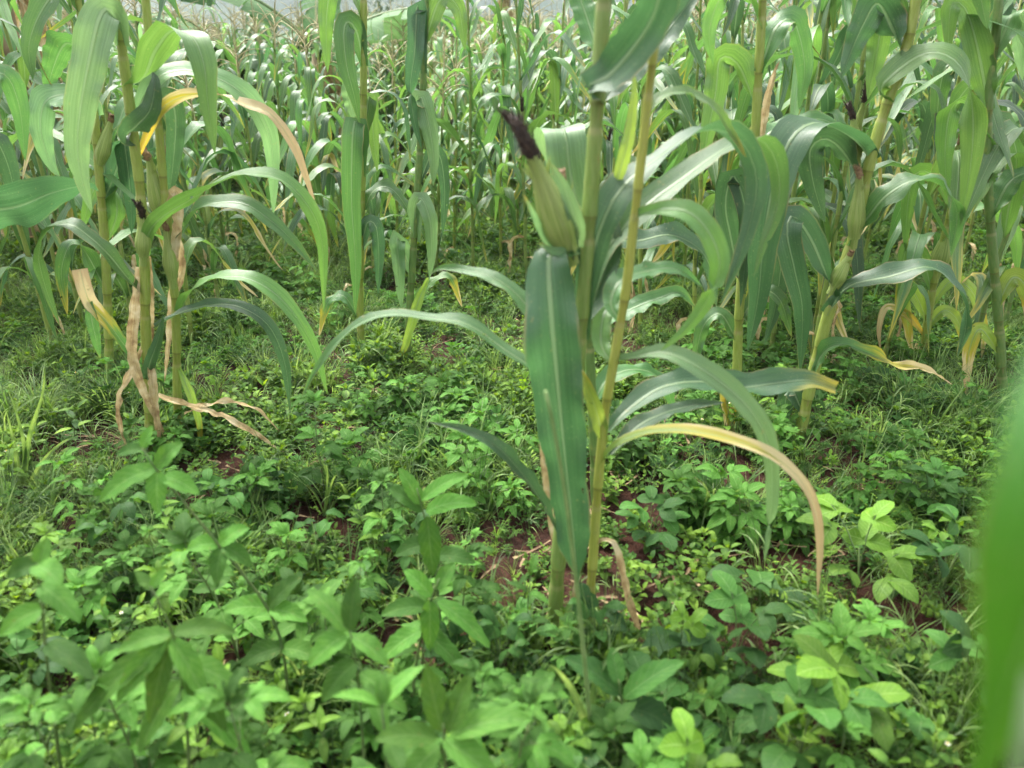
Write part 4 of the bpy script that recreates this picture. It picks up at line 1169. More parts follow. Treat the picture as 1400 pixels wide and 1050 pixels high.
def compound(kind, seed, nl=7, nu=4):
    """one leaf of a weed with its petiole, along +X"""
    r2 = random.Random(seed)
    mb = MB()
    def put(b, M): mb.add(b.v, b.f, b.uv, 0, M)
    T, RZ, RY = Matrix.Translation, lambda a: Matrix.Rotation(a, 4, 'Z'), lambda a: Matrix.Rotation(a, 4, 'Y')
    if kind == 'tri':                                   # three soft toothed leaflets
        q = 0.035
        petiole(mb, (0, 0, 0), (q, 0, 0.012), 0.0013)
        put(oval_leaf(0.074, 0.032, nl + 2, nu, 1.0, 0.25, 0.05, 0, seed, 0.25), T((q, 0, 0.012)) @ RY(0.25))
        for s in (-1, 1):
            put(oval_leaf(0.052, 0.024, nl + 2, nu, 0.9, 0.25, 0.05, 0, seed + s, 0.25), T((q * 0.9, 0, 0.012)) @ RZ(s * r2.uniform(0.8, 1.1)) @ RY(0.1))
    elif kind == 'bean':                                # three broad leaflets on a long petiole
        q = 0.075
        petiole(mb, (0, 0, 0), (q, 0, 0.05), 0.0016)
        put(oval_leaf(0.066, 0.046, nl, nu, 0.8, 0.12, 0, 0.5, seed), T((q + 0.012, 0, 0.053)) @ RY(0.25))
        petiole(mb, (q, 0, 0.05), (q + 0.014, 0, 0.053), 0.0012)
        for s in (-1, 1):
            put(oval_leaf(0.060, 0.042, nl, nu, 0.8, 0.12, 0, 0.5, seed + s), T((q, 0, 0.05)) @ RZ(s * 1.35) @ RY(0.25))
    elif kind == 'heart':                               # one heart shaped leaf
        q = 0.07
        petiole(mb, (0, 0, 0), (q, 0, 0.06), 0.0018)
        put(oval_leaf(0.090, 0.080, nl + 1, nu, 0.8, 0.10, 0, 1.0, seed), T((q, 0, 0.06)) @ RY(0.45))
    elif kind == 'ovate':
        petiole(mb, (0, 0, 0), (0.012, 0, 0.004), 0.0010)
        put(oval_leaf(0.046, 0.026, nl, nu, 0.6, 0.2, 0.03, 0, seed), T((0.012, 0, 0.004)))
    elif kind == 'long':
        petiole(mb, (0, 0, 0), (0.010, 0, 0.003), 0.0010)
        put(oval_leaf(0.085, 0.030, nl + 1, nu, 0.8, 0.25, 0.04, 0, seed), T((0.010, 0, 0.003)))
    elif kind == 'pinnate':                             # two pairs of round leaflets
        petiole(mb, (0, 0, 0), (0.055, 0, 0.03), 0.0010)
        for k, fr in enumerate((0.62, 1.0)):
            for s in (-1, 1):
                put(oval_leaf(0.030, 0.019, max(4, nl - 2), nu, 0.4, 0.18, 0, 0, seed + k), T((0.055 * fr, 0, 0.03 * fr)) @ RZ(s * (0.95 - 0.4 * k)) @ RY(-0.1))
    elif kind == 'small':
        put(oval_leaf(0.026, 0.015, max(3, nl - 3), nu, 0.5, 0.2, 0, 0, seed), Matrix.Identity(4))
    return mb

LEAVES = {}
def leaf_meshes(kind, mat, hi=True, count=3):
    key = (kind, mat.name, hi)
    if key not in LEAVES:
        LEAVES[key] = [compound(kind, 10 * i + 3, 8 if hi else 4, 4 if hi else 2).mesh('leaf', [mat, M_WSTEM]) for i in range(count)]
    return LEAVES[key]

def plan_weed(form, seed, h):
    """stem tubes, leaf places [(kind, matrix)] and flower places of one weed of height h"""
    r2 = random.Random(seed)
    T = Matrix.Translation
    stems, leaves, flowers = [], [], []
    def put(kind, p, az, el, sc):
        leaves.append((kind, T(p) @ Matrix.Rotation(az, 4, 'Z') @ Matrix.Rotation(-el, 4, 'Y') @ Matrix.Scale(sc, 4)))
    def shoot(p0, d, L, r, nn, kind, sc0, sc1, pair=True, top=True):
        p = Vector(p0); d = Vector(d).normalized()
        pts = [p.copy()]; az = r2.uniform(0, 6.28)
        for i in range(nn):
            d = (d + Vector((r2.uniform(-.12, .12), r2.uniform(-.12, .12), 0.06))).normalized()
            p = p + d * (L / nn)
            pts.append(p.copy())
            f = (i + 1) / nn
            s = lerp(sc0, sc1, f) * r2.uniform(0.85, 1.12)
            for k in range(2 if pair else 1):
                put(kind, p, az + k * math.pi + r2.uniform(-.2, .2), lerp(-0.15, 0.55, f) + r2.uniform(-.45, .4), s)
            az += math.pi / 2 if pair else 2.4
        if top:
            for k in range(3): put(kind, p, r2.uniform(0, 6.28), r2.uniform(0.7, 1.2), sc1 * r2.uniform(0.45, 0.7))
        stems.append((pts, [lerp(r, r * 0.5, i / nn) for i in range(nn + 1)]))
        return pts
    if form == 'bidens':
        pts = shoot((0, 0, 0), (r2.uniform(-.15, .15), r2.uniform(-.15, .15), 1), h, 0.0030, 5, 'tri', 1.25, 0.95)
    elif form == 'tallsoft':
        pts = shoot((0, 0, 0), (r2.uniform(-.15, .15), r2.uniform(-.15, .15), 1), h, 0.0034, 6, 'long', 1.2, 0.85)
        if r2.random() < 0.1: flowers.append(pts[-1] + Vector((0, 0, 0.02)))
    elif form == 'bean':
        n = 7
        for k in range(n):
            a = k * 2.4 + r2.uniform(-.3, .3)
            put('bean', Vector((0.01 * math.cos(a), 0.01 * math.sin(a), h * r2.uniform(0.25, 0.85))), a, r2.uniform(0.1, 0.8), r2.uniform(0.8, 1.15))
        stems.append(([Vector((0, 0, 0)), Vector((0.004, 0, h * 0.45)), Vector((0, 0.005, h * 0.9))], [0.003, 0.0026, 0.002]))
    elif form == 'heart':
        x = Vector((0, 0, 0.01)); d = r2.uniform(0, 6.28)
        pts = [x.copy()]
        for k in range(6):
            d += r2.uniform(-.5, .5)
            x = x + Vector((math.cos(d), math.sin(d), 0)) * 0.05 + Vector((0, 0, h * 0.08))
            pts.append(x.copy())
            put('heart', x, d + r2.uniform(-1.6, 1.6), r2.uniform(0.3, 0.9), r2.uniform(0.7, 1.1))
        stems.append((pts, [0.0028] * len(pts)))
    elif form == 'galinsoga':
        nb = 3
        for k in range(nb):
            a = k * 2.1 + r2.uniform(-.4, .4)
            pts = shoot((0, 0, 0.2 * h * (k > 0)), (0.55 * math.cos(a) * (k > 0), 0.55 * math.sin(a) * (k > 0), 1), h * r2.uniform(0.7, 1), 0.0018, 4, 'ovate', 1.15, 0.8)
            if r2.random() < 0.04: flowers.append(pts[-1] + Vector((0, 0, 0.018)))
    elif form == 'pinnate':
        for k in range(9):
            a = k * 2.4 + r2.uniform(-.3, .3)
            put('pinnate', Vector((0, 0, h * r2.uniform(0.1, 0.5))), a, r2.uniform(0.1, 0.9), r2.uniform(0.9, 1.3))
        stems.append(([Vector((0, 0, 0)), Vector((0.003, 0, h * 0.5))], [0.002, 0.0015]))
    elif form == 'mat':
        for k in range(5):
            a = k * 1.26 + r2.uniform(-.3, .3)
            shoot((0, 0, 0.01), (math.cos(a), math.sin(a), 0.5), h * 1.3, 0.0012, 4, 'small', 1.1, 0.8, True, True)
    return stems, leaves, flowers

def flower_mesh():
    mb = MB()
    for k in range(5):
        a = k * 2 * math.pi / 5
        b = oval_leaf(0.006, 0.005, 3, 2, 0.2, 0.0)
        mb.add(b.v, b.f, b.uv, 0, Matrix.Rotation(a, 4, 'Z') @ Matrix.Translation((0.002, 0, 0)))
    tube(mb, [(0, 0, -0.018), (0, 0, -0.001)], [0.0007, 0.0012], 4, 2)
    tube(mb, [(0, 0, -0.002), (0, 0, 0.001), (0, 0, 0.0032)], [0.002, 0.0034, 0.0018], 7, 1)
    return mb.mesh('flower_head', [M_PETAL, M_FLOWER, M_WSTEM])
FLOWER = flower_mesh()

WEED_MAT = {'bidens': M_BIDENS, 'tallsoft': M_BIDENS, 'bean': M_BEAN, 'heart': M_BEAN, 'galinsoga': M_SMALL, 'pinnate': M_BEAN, 'mat': M_SMALL}
WEED_NAME = {'bidens': 'three_leaflet_weed', 'tallsoft': 'upright_weed', 'bean': 'bean_seedling', 'heart': 'heart_leaved_creeper', 'galinsoga': 'bushy_weed', 'pinnate': 'round_leaflet_weed'}
PROTO = {}
def weed_proto(form, v, h):
    key = (form, v)
    if key not in PROTO:
        stems, leaves, flowers = plan_weed(form, 77 * v + len(form), h)
        sb = MB()
        for pts, rs in stems: tube(sb, pts, rs, 5)
        PROTO[key] = (sb.mesh('stem', M_WSTEM), leaves, flowers, h)
    return PROTO[key]

def place_weed(form, v, loc, H, rz, label, group, mat=None, proto_h=None, wide=1.0):
    ph = proto_h or {'bidens': 0.34, 'tallsoft': 0.36, 'bean': 0.16, 'heart': 0.14, 'galinsoga': 0.17, 'pinnate': 0.12}[form]
    st, leaves, flowers, h = weed_proto(form, v, ph)
    k = H / h
    t = thing(WEED_NAME[form], loc, label, 'weed', group, rz)
    w_ = lerp(1, k, 0.6) * wide
    t.scale = (w_, w_, k)
    t.rotation_euler = (rng.uniform(-.08, .08), rng.uniform(-.08, .08), rz)
    link('stem', st, t)
    m = mat or WEED_MAT[form]
    for i, (kind, M) in enumerate(leaves):
        ms = leaf_meshes(kind, m)
        o = bpy.data.objects.new('leaf', ms[i % len(ms)])
        col.objects.link(o); o.parent = t; o.matrix_local = M
    for p in flowers:
        link('flower_head', FLOWER, t, p)
    return t

# foreground weeds the photograph lets one tell apart: (form, apex px, py, distance, label, material)
HERO_WEEDS = [
    ('bidens', 300, 742, 1.34, 'leaning three-leaflet weed right below the tall drooping one', None),
    ('heart', 930, 1010, 0.98, 'creeper with large heart leaves at the bottom right of the centre maize', None),
    ('bean', 1185, 738, 1.60, 'lime tinged bean plant in the right foreground beyond the blurred leaf', M_LIME),
    ('bean', 1150, 925, 1.15, 'yellow green bean plant low in the right foreground', M_LIME),
    ('bean', 1010, 850, 1.35, 'dark bean plant under the drying orange leaf tip', None),
    ('bean', 1100, 985, 1.05, 'blurred dark bean plant at the bottom right', None),
    ('bidens', 150, 925, 0.98, 'three-leaflet weed with dark leaflets near the lower left corner', None),
    ('bidens', 330, 965, 0.92, 'blurred three-leaflet weed at the bottom left between paler weeds', None),
    ('galinsoga', 515, 690, 1.75, 'lime leaved bushy weed beside the bare red soil left of centre', M_LIME),
    ('bidens', 430, 560, 2.05, 'weed carrying a white flower between the left clump and the centre maize', None),
    ('tallsoft', 480, 985, 0.88, 'blurred tall weed at the bottom left of centre', None),
    ('bidens', 745, 985, 0.95, 'weed under the tip of the grass stalk at the bottom centre', None),
    ('bean', 890, 700, 1.80, 'bean seedling on the red soil under the yellow stalk leaves', None),
    ('bidens', 690, 990, 0.90, 'blurred weed directly left of the tall grass stalk', None),
    ('bidens', 60, 985, 0.92, 'blurred weed in the lower left corner', None),
    ('bidens', 1230, 640, 1.95, 'leafy weed before the yellowing small maize', None),
    ('tallsoft', 90, 560, 2.3, 'grass-green upright weed at the left edge beside the dry-footed maize', M_SMALL),
]
for i, (form, px, py, Y, lab, mat) in enumerate(HERO_WEEDS):
    top = P(px, py, Y)
    g = gz(top.x, Y)
    H = max(0.10, top.z - g)
    if form == 'heart': H = max(0.06, H * 0.6)
    place_weed(form, i % 4, (top.x, Y, g - 0.005), H, rng.uniform(0, 6.28), lab, 'weeds in the foreground', mat)

BARE = [(600, 482, .22), (640, 520, .20), (690, 470, .18), (290, 664, .20), (130, 606, .24), (900, 812, .26), (1100, 785, .18), (1235, 850, .18), (860, 690, .22), (560, 905, .12),
        (430, 722, .15), (985, 660, .22), (345, 560, .15), (520, 900, .10), (720, 800, .13), (960, 770, .15), (1140, 560, .2), (1040, 900, .12), (460, 500, .2), (1170, 660, .2), (240, 690, .12), (300, 520, .2)]
BAREW = [(G(px, py), r) for px, py, r in BARE]

def cover(x, y):
    """how much weed grows here"""
    c = 0.85 + 0.50 * noise.noise(Vector((x * 1.7 + 4, y * 1.7, 0.5))) + 0.25 * noise.noise(Vector((x * 5, y * 5, 2.5)))
    for g, r0 in BAREW:
        d = math.hypot(x - g.x, y - g.y)
        r = r0 * 0.68
        if d < r * 1.5: c -= 1.1 * (1 - smooth(r * 0.5, r * 1.5, d))
    if y < 1.7 and abs(x) > 0.5 * y: c += 0.4
    return max(c, 0.22)

# countable smaller weeds, nearest first
wr = random.Random(99)
def zone_of(px, py):
    side = 'left of the dry-footed maize' if px < 170 else ('between the left clump and the centre maize' if px < 700 else ('below the yellow stalk and its arched leaves' if px < 1120 else 'before the blurred leaf at the right'))
    return side
n_w = 0
tries = 0
spots = []
while n_w < 150 and tries < 5000:
    tries += 1
    y = wr.uniform(0.80, 2.7)
    x = wr.uniform(-0.585 * y - 0.36, 0.585 * y + 0.36)
    g = Vector((x, y, gz(x, y) + 0.1))
    px, py = to_px(g)
    if not (-40 < px < 1440 and 480 < py < 1200): continue
    if cover(x, y) < 0.55: continue
    if any((x - a) ** 2 + (y - b) ** 2 < 0.075 ** 2 for a, b in spots): continue
    spots.append((x, y))
    near = y < 1.45
    form = wr.choice(['bidens', 'bidens', 'bean', 'heart', 'galinsoga', 'tallsoft'] if px < 750 else ['bean', 'bean', 'pinnate', 'heart', 'galinsoga', 'bidens'])
    if y > 2.0: form = wr.choice(['galinsoga', 'pinnate', 'bidens', 'galinsoga'])
    H = {'bidens': wr.uniform(.12, .26), 'tallsoft': wr.uniform(.12, .26), 'bean': wr.uniform(.08, .20), 'heart': wr.uniform(.08, .14), 'galinsoga': wr.uniform(.10, .20), 'pinnate': wr.uniform(.08, .13)}[form]
    if y < 1.1: H *= 1.15
    word = {'bidens': 'toothed three-leaflet weed', 'tallsoft': 'upright soft-leaved weed', 'bean': 'broad-leaved bean plant', 'heart': 'low heart-leaved creeper', 'galinsoga': 'small bushy weed', 'pinnate': 'round-leaflet weed'}[form]
    z = zone_of(px, py)
    dist = 'in the near foreground' if near else 'farther back'
    place_weed(form, wr.randrange(4), (x, y, gz(x, y) - 0.004), H, wr.uniform(0, 6.28), f'{word} {z}', f'{word}s {z}', M_LIME if wr.random() < 0.12 else None, wide=wr.uniform(0.5, 0.85) if form in ('bean', 'heart') else wr.uniform(0.6, 1.0))
    n_w += 1
by_zone = defaultdict(list)
for o in scene.objects:
    if o.parent is None and o.get('category') == 'weed' and o.get('group') != 'weeds in the foreground': by_zone[o['label']].append(o)
for l_, os_ in by_zone.items():
    os_.sort(key=lambda o: o.location.y)
    for i, o in enumerate(os_): o['label'] = ('nearest ' if i == 0 else ORD2[i] + ' nearest ') + l_
print('weeds', n_w, 'tries', tries)

def own_weed(Y, stem, leaves, label, mat, name='upright_weed'):
    """a weed with its own stem and single leaves: leaf = (base px, base py, tip px, tip py, width px, depth step, droop)"""
    b = P(stem[0][0], stem[0][1], Y)
    base = Vector((b.x, Y, gz(b.x, Y)))
    t = thing(name, base, label, 'weed', 'weeds in the foreground')
    mpp = Y / FPX / math.cos(PITCH)
    path = [tuple(Vector((0, 0, -0.02)))] + [tuple(P(x, y, Y) - base) for x, y in stem[1:]]
    cs = catmull(path, 18)
    mb = MB(); tube(mb, cs, [lerp(0.0038, 0.0016, i / 18) for i in range(19)], 6)
    link('stem', mb.mesh('stem', M_WSTEM), t)
    f0 = lambda q: (q ** 0.6) * ((1 - q) ** 0.85) / 0.468
    for k, (x0, y0, x1, y1, w, dz, dr) in enumerate(leaves):
        p0, p1 = P(x0, y0, Y) - base, P(x1, y1, Y + dz) - base
        L = (p1 - p0).length
        n = 12
        cc, nn, ws = [], [], []
        for i in range(n + 1):
            q = i / n
            c = p0.lerp(p1, q) + Vector((0, 0, 1)) * (dr * L * math.sin(math.pi * q))
            cc.append(c)
            nn.append((EYE - base - c).normalized() * 0.7 + Vector((0.15 * math.sin(k * 2.1), 0.1, 0.6)))
            ws.append(w * mpp * f0(min(1, max(0.0, q))) * (1 + 0.05 * (1 if i % 2 else -1)) + 0.0016)
        m2 = MB(); ribbon(m2, cc, nn, ws, [0.28] * (n + 1), 4, 0.22, 6, k * 1.9)
        link('leaf', m2.mesh('leaf', mat), t)
    return t
M_SOFT = mat_weed('pale_weed_leaf', (0.052, 0.150, 0.020), (0.085, 0.195, 0.030), 0.66, 0.36, 1.6, 7.0, 0.18)
own_weed(1.24, [(392, 960), (387, 890), (366, 832), (336, 790), (300, 746), (256, 692), (213, 641), (194, 612)],
         [(213, 641, 136, 686, 44, -.03, .10), (213, 641, 250, 606, 34, .03, .1), (215, 645, 216, 702, 36, -.04, .1), (222, 652, 272, 676, 34, -.02, .1), (196, 615, 160, 622, 24, .0, .1), (195, 613, 208, 582, 20, .02, .05),
          (300, 746, 340, 722, 34, .02, .12), (298, 744, 256, 752, 36, -.03, .1), (302, 748, 296, 800, 34, -.05, .1), (304, 746, 344, 775, 34, -.02, .1),
          (366, 832, 306, 836, 44, -.03, .1), (366, 832, 412, 790, 40, .03, .1), (368, 834, 420, 850, 40, -.02, .12), (385, 885, 330, 910, 44, -.04, .1), (386, 886, 440, 905, 40, -.03, .1)],
         'tall leaning weed with a long bare stem rising towards the dry-footed maize', M_BIDENS)
own_weed(0.98, [(262, 1150), (256, 1000), (244, 900), (232, 855), (206, 802)],
         [(236, 866, 324, 866, 40, .02, .12), (234, 872, 284, 962, 46, -.05, .08), (234, 868, 160, 892, 42, -.02, .1), (232, 876, 205, 990, 48, -.05, .06), (228, 876, 160, 960, 46, -.05, .08), (226, 880, 98, 1000, 52, -.06, .08), (208, 806, 186, 780, 22, .02, .0), (207, 804, 226, 776, 20, .02, 0),
          (246, 905, 330, 945, 48, -.03, .1), (248, 910, 310, 1000, 50, -.05, .08), (250, 940, 345, 1040, 56, -.06, .08), (246, 930, 190, 1030, 50, -.06, .08)],
         'weed with a lime shoot and long drooping leaves in the lower left foreground', M_SOFT)
own_weed(1.22, [(562, 1010), (566, 930), (578, 860), (590, 818), (600, 792)],
         [(588, 820, 588, 890, 38, -.03, .05), (598, 822, 670, 886, 40, -.04, .08), (590, 816, 552, 780, 34, .02, .1), (598, 806, 622, 770, 30, .03, .08), (584, 830, 520, 842, 38, -.02, .1), (576, 862, 520, 905, 42, -.04, .1), (578, 862, 640, 925, 40, -.04, .08)],
         'weed with two hanging oval leaves left of the broad maize leaf', M_BIDENS)
own_weed(1.42, [(604, 880), (598, 800), (588, 740), (578, 698), (570, 668)],
         [(584, 706, 592, 788, 42, -.04, .05), (578, 700, 530, 668, 34, .02, .1), (582, 700, 652, 690, 40, .0, .12), (574, 690, 545, 640, 30, .03, .08), (576, 684, 640, 650, 30, .03, .1), (590, 745, 540, 760, 36, -.02, .1), (594, 760, 650, 770, 36, -.02, .1)],
         'weed with one soft leaf pointing straight down left of the centre maize', M_BIDENS)
own_weed(0.88, [(612, 1250), (612, 1100), (608, 1030), (606, 990)],
         [(604, 1000, 582, 908, 56, .04, .0), (612, 1000, 642, 922, 52, .04, .0), (616, 1004, 730, 985, 60, .0, .1), (606, 1010, 684, 1075, 60, -.05, .08), (598, 1010, 512, 1012, 54, -.02, .1), (600, 1020, 548, 1080, 54, -.05, .08)],
         'blurred pale weed with two upright leaves at the bottom below the centre maize', M_SOFT)
own_weed(1.02, [(500, 1100), (494, 980), (486, 900), (478, 862)],
         [(474, 868, 422, 912, 50, -.03, .1), (482, 870, 530, 910, 42, -.03, .1), (478, 862, 486, 790, 40, .04, .05), (476, 864, 420, 806, 40, .04, .1), (488, 905, 440, 960, 48, -.04, .1), (492, 920, 556, 975, 46, -.04, .08)],
         'weed with a round pale leaf left of the bare soil patch', M_BIDENS)
own_weed(1.0, [(70, 1060), (66, 920), (58, 830), (50, 770)],
         [(50, 772, 84, 800, 48, -.03, .12), (50, 772, 10, 790, 40, -.02, .1), (54, 800, 110, 850, 46, -.04, .1), (52, 775, 66, 735, 30, .03, .05), (58, 832, 0, 870, 46, -.04, .1), (62, 880, 130, 930, 48, -.05, .1)],
         'weed with one broad round-tipped leaf at the left edge', M_BIDENS)
own_weed(1.12, [(870, 1100), (862, 1010), (850, 960), (846, 930)],
         [(850, 950, 770, 900, 52, .03, .1), (852, 955, 935, 905, 52, .03, .1), (852, 962, 820, 1022, 56, -.04, .08), (856, 965, 925, 1000, 60, -.04, .1), (846, 935, 835, 885, 36, .04, .05)],
         'dull green broad-leaved weed at the foot of the centre maize', M_BEAN, 'broad_leaved_weed')

# tall grass stalk in front of the broad hanging leaf
def grass_plant(px, py, blades, label):
    g = G(px, py)
    t = thing('grass_plant', g, label, 'grass plant', 'single grass plants')
    for i, (pts, w, kind) in enumerate(blades):
        raw = [tuple(P(a, b, g.y + c) - g) for a, b, c in pts]
        mpp = g.y / FPX / math.cos(PITCH)
        mb = MB()
        if kind == 'stem':
            cs = catmull(raw, 20)
            tube(mb, cs, [w * mpp * 0.5 * (1 - 0.5 * k / 20) for k in range(21)], 6)
            link('stem', mb.mesh('stem', M_GSTEM), t)
        else:
            cs = [Vector(c) for c in catmull(raw, 20)]
            ribbon(mb, cs, [(EYE - g - c).normalized() + Vector((0, 0, .3)) for c in cs], [w * mpp * (1 - (k / 20) ** 2) + 0.0005 for k in range(21)], [0.4] * 21, 4, 0.1, 5, i)
            link('blade', mb.mesh('blade', M_GRASS), t)
    return t
grass_plant(812, 1046, [([(812, 1060, 0), (806, 980, -0.02), (797, 880, -0.04), (786, 780, -0.06), (772, 670, -0.08), (757, 585, -0.10), (746, 535, -0.11)], 9, 'stem'),
                        ([(808, 1010, 0), (785, 950, -0.02), (760, 915, -0.04), (742, 908, -0.05)], 16, 'blade'),
                        ([(806, 990, 0), (815, 930, 0.02), (840, 890, 0.04), (870, 880, 0.05)], 12, 'blade')], 'tall thin grass stalk rising in front of the broad hanging maize leaf')
grass_plant(640, 822, [([(634, 830, 0), (637, 790, 0), (642, 750, 0)], 9, 'blade'), ([(636, 830, 0), (645, 795, 0), (656, 762, 0)], 9, 'blade')], 'two upright grass blades beside the bare soil left of the centre maize')
grass_plant(30, 668, [([(30, 680, 0), (40, 600, 0), (58, 540, 0), (62, 490, 0)], 8, 'blade'), ([(30, 680, 0), (20, 610, 0), (8, 560, 0)], 8, 'blade'), ([(32, 680, 0), (60, 630, 0), (95, 600, 0), (120, 606, 0)], 8, 'blade'),
                      ([(28, 680, 0), (34, 620, 0), (24, 570, 0), (10, 530, 0)], 7, 'blade')], 'fine grass tuft at the left edge before the dry-footed maize')

# ------------------------------------------------------------------ ground cover nobody could count
hidden = bpy.data.collections.new('ground_cover_kinds')          # kinds that the mats below are made of; not part of the scene itself

def joined_weed(form, seed, h, mat, hi=False):
    stems, leaves, flowers = plan_weed(form, seed, h)
    mb = MB()
    for pts, rs in stems: tube(mb, pts, rs, 4, 1, False)
    for i, (kind, M) in enumerate(leaves):
        b = compound(kind, 10 * (i % 3) + 3, 5 if not hi else 7, 2)
        o = len(mb.v)
        mb.v += [tuple(M @ Vector(p)) for p in b.v]; mb.uv += b.uv
        mb.f += [tuple(k + o for k in f) for f in b.f]; mb.m += b.m
    for p in flowers:
        me = FLOWER
        o = len(mb.v)
        mb.v += [tuple(v.co + p) for v in me.vertices]; mb.uv += [(0.5, 0.5)] * len(me.vertices)
        mb.f += [tuple(k + o for k in f.vertices) for f in me.polygons]
        mb.m += [{0: 2, 1: 3, 2: 1}[f.material_index] for f in me.polygons]
    return mb.mesh('weed', [mat, M_WSTEM, M_PETAL, M_FLOWER])

def grass_tuft(seed):
    r2 = random.Random(seed)
    mb = MB()
    for k in range(11):
        a = r2.uniform(0, 6.28); L = r2.uniform(0.10, 0.24); th = r2.uniform(0.1, 0.6); b = r2.uniform(0.6, 1.6)
        cs, ns, ws = [], [], []
        p = Vector((r2.uniform(-.01, .01), r2.uniform(-.01, .01), 0))
        for i in range(7):
            t = i / 6
            q = th + b * t * t
            d = Vector((math.sin(q) * math.cos(a), math.sin(q) * math.sin(a), math.cos(q)))
            cs.append(p.copy()); p = p + d * (L / 6)
            ns.append(Vector((-math.cos(q) * math.cos(a), -math.cos(q) * math.sin(a), math.sin(q))))
            ws.append(0.006 * (1 - t ** 2) + 0.0004)
        ribbon(mb, cs, ns, ws, [0.4] * 7, 2, 0, 1, k)
    return mb.mesh('grass', M_GRASS)

def litter(seed):
    r2 = random.Random(seed)
    mb = MB()
    for k in range(3):
        a = r2.uniform(0, 6.28); p = Vector((r2.uniform(-.05, .05), r2.uniform(-.05, .05), r2.uniform(0.004, 0.03)))
        d = Vector((math.cos(a), math.sin(a), r2.uniform(-.1, .15)))
        L = r2.uniform(0.05, 0.14)
        cs = [p + d * (L * i / 5) + Vector((0, 0, 0.004 * math.sin(i * 0.9 + k))) for i in range(6)]
        ribbon(mb, cs, [Vector((r2.uniform(-.4, .4), r2.uniform(-.4, .4), 1))] * 6, [r2.uniform(0.004, 0.016) * (1 - 0.12 * i) for i in range(6)], [0.5] * 6, 2, 0.3, 4, k)
    return mb.mesh('litter', M_LITTER)

KINDS = []
for s in range(3): KINDS.append(joined_weed('galinsoga', 200 + s, 0.13, M_SMALL))
for s in range(3): KINDS.append(joined_weed('mat', 210 + s, 0.09, M_SMALL))
for s in range(2): KINDS.append(joined_weed('pinnate', 220 + s, 0.10, M_BEAN))
for s in range(2): KINDS.append(joined_weed('bidens', 230 + s, 0.17, M_BIDENS))
KINDS.append(joined_weed('galinsoga', 240, 0.10, M_LIME))
for s in range(2): KINDS.append(grass_tuft(250 + s))
for s in range(2): KINDS.append(litter(260 + s))
def culms(seed):
    r2 = random.Random(seed)
    mb = MB()
    for k in range(6):
        a = r2.uniform(0, 6.28); L = r2.uniform(0.14, 0.30); th = r2.uniform(0.05, 0.45)
        p = Vector((r2.uniform(-.02, .02), r2.uniform(-.02, .02), 0)); cs = []
        for i in range(6):
            q = th + 0.5 * (i / 5) ** 2
            cs.append(p.copy()); p = p + Vector((math.sin(q) * math.cos(a), math.sin(q) * math.sin(a), math.cos(q))) * (L / 5)
        tube(mb, cs, [0.0011, 0.0010, 0.0009, 0.0008, 0.0006, 0.0004], 4, 0, False)
        c = Vector(cs[2]); a2 = a + r2.uniform(-1, 1)
        bl = [c + Vector((math.cos(a2), math.sin(a2), 0.9 - 0.25 * i)) * (0.022 * i) for i in range(6)]
        ribbon(mb, bl, [Vector((0, 0, 1))] * 6, [0.0045 * (1 - (i / 5) ** 2) + 0.0003 for i in range(6)], [0.4] * 6, 2, 0, 1, k)
    return mb.mesh('grass_culm', M_GRASS)
def fine_weed(seed):
    r2 = random.Random(seed)
    mb = MB()
    for k in range(7):
        a = r2.uniform(0, 6.28); L = r2.uniform(0.07, 0.16); sp = r2.uniform(0.2, 0.8)
        p = Vector((0, 0, 0)); d = Vector((sp * math.cos(a), sp * math.sin(a), 1)).normalized()
        cs = [p + d * (L * i / 5) for i in range(6)]
        tube(mb, cs, [0.0009] * 6, 4, 1, False)
        for i in range(1, 6):
            for sgn in (-1, 1):
                b = oval_leaf(0.024, 0.0065, 3, 2, 0.5, 0.2, 0, 0, seed)
                M = Matrix.Translation(cs[i]) @ Matrix.Rotation(a + sgn * 1.3 + r2.uniform(-.4, .4), 4, 'Z') @ Matrix.Rotation(-0.4, 4, 'Y') @ Matrix.Scale(r2.uniform(.8, 1.5), 4)
                mb.add(b.v, b.f, b.uv, 0, M)
    return mb.mesh('fine_weed', [M_SMALL, M_WSTEM])
KINDS += [culms(270), culms(271), fine_weed(280), fine_weed(281), fine_weed(282)]
for i, me in enumerate(KINDS):
    o = bpy.data.objects.new('kind_%02d' % i, me)
    hidden.objects.link(o)

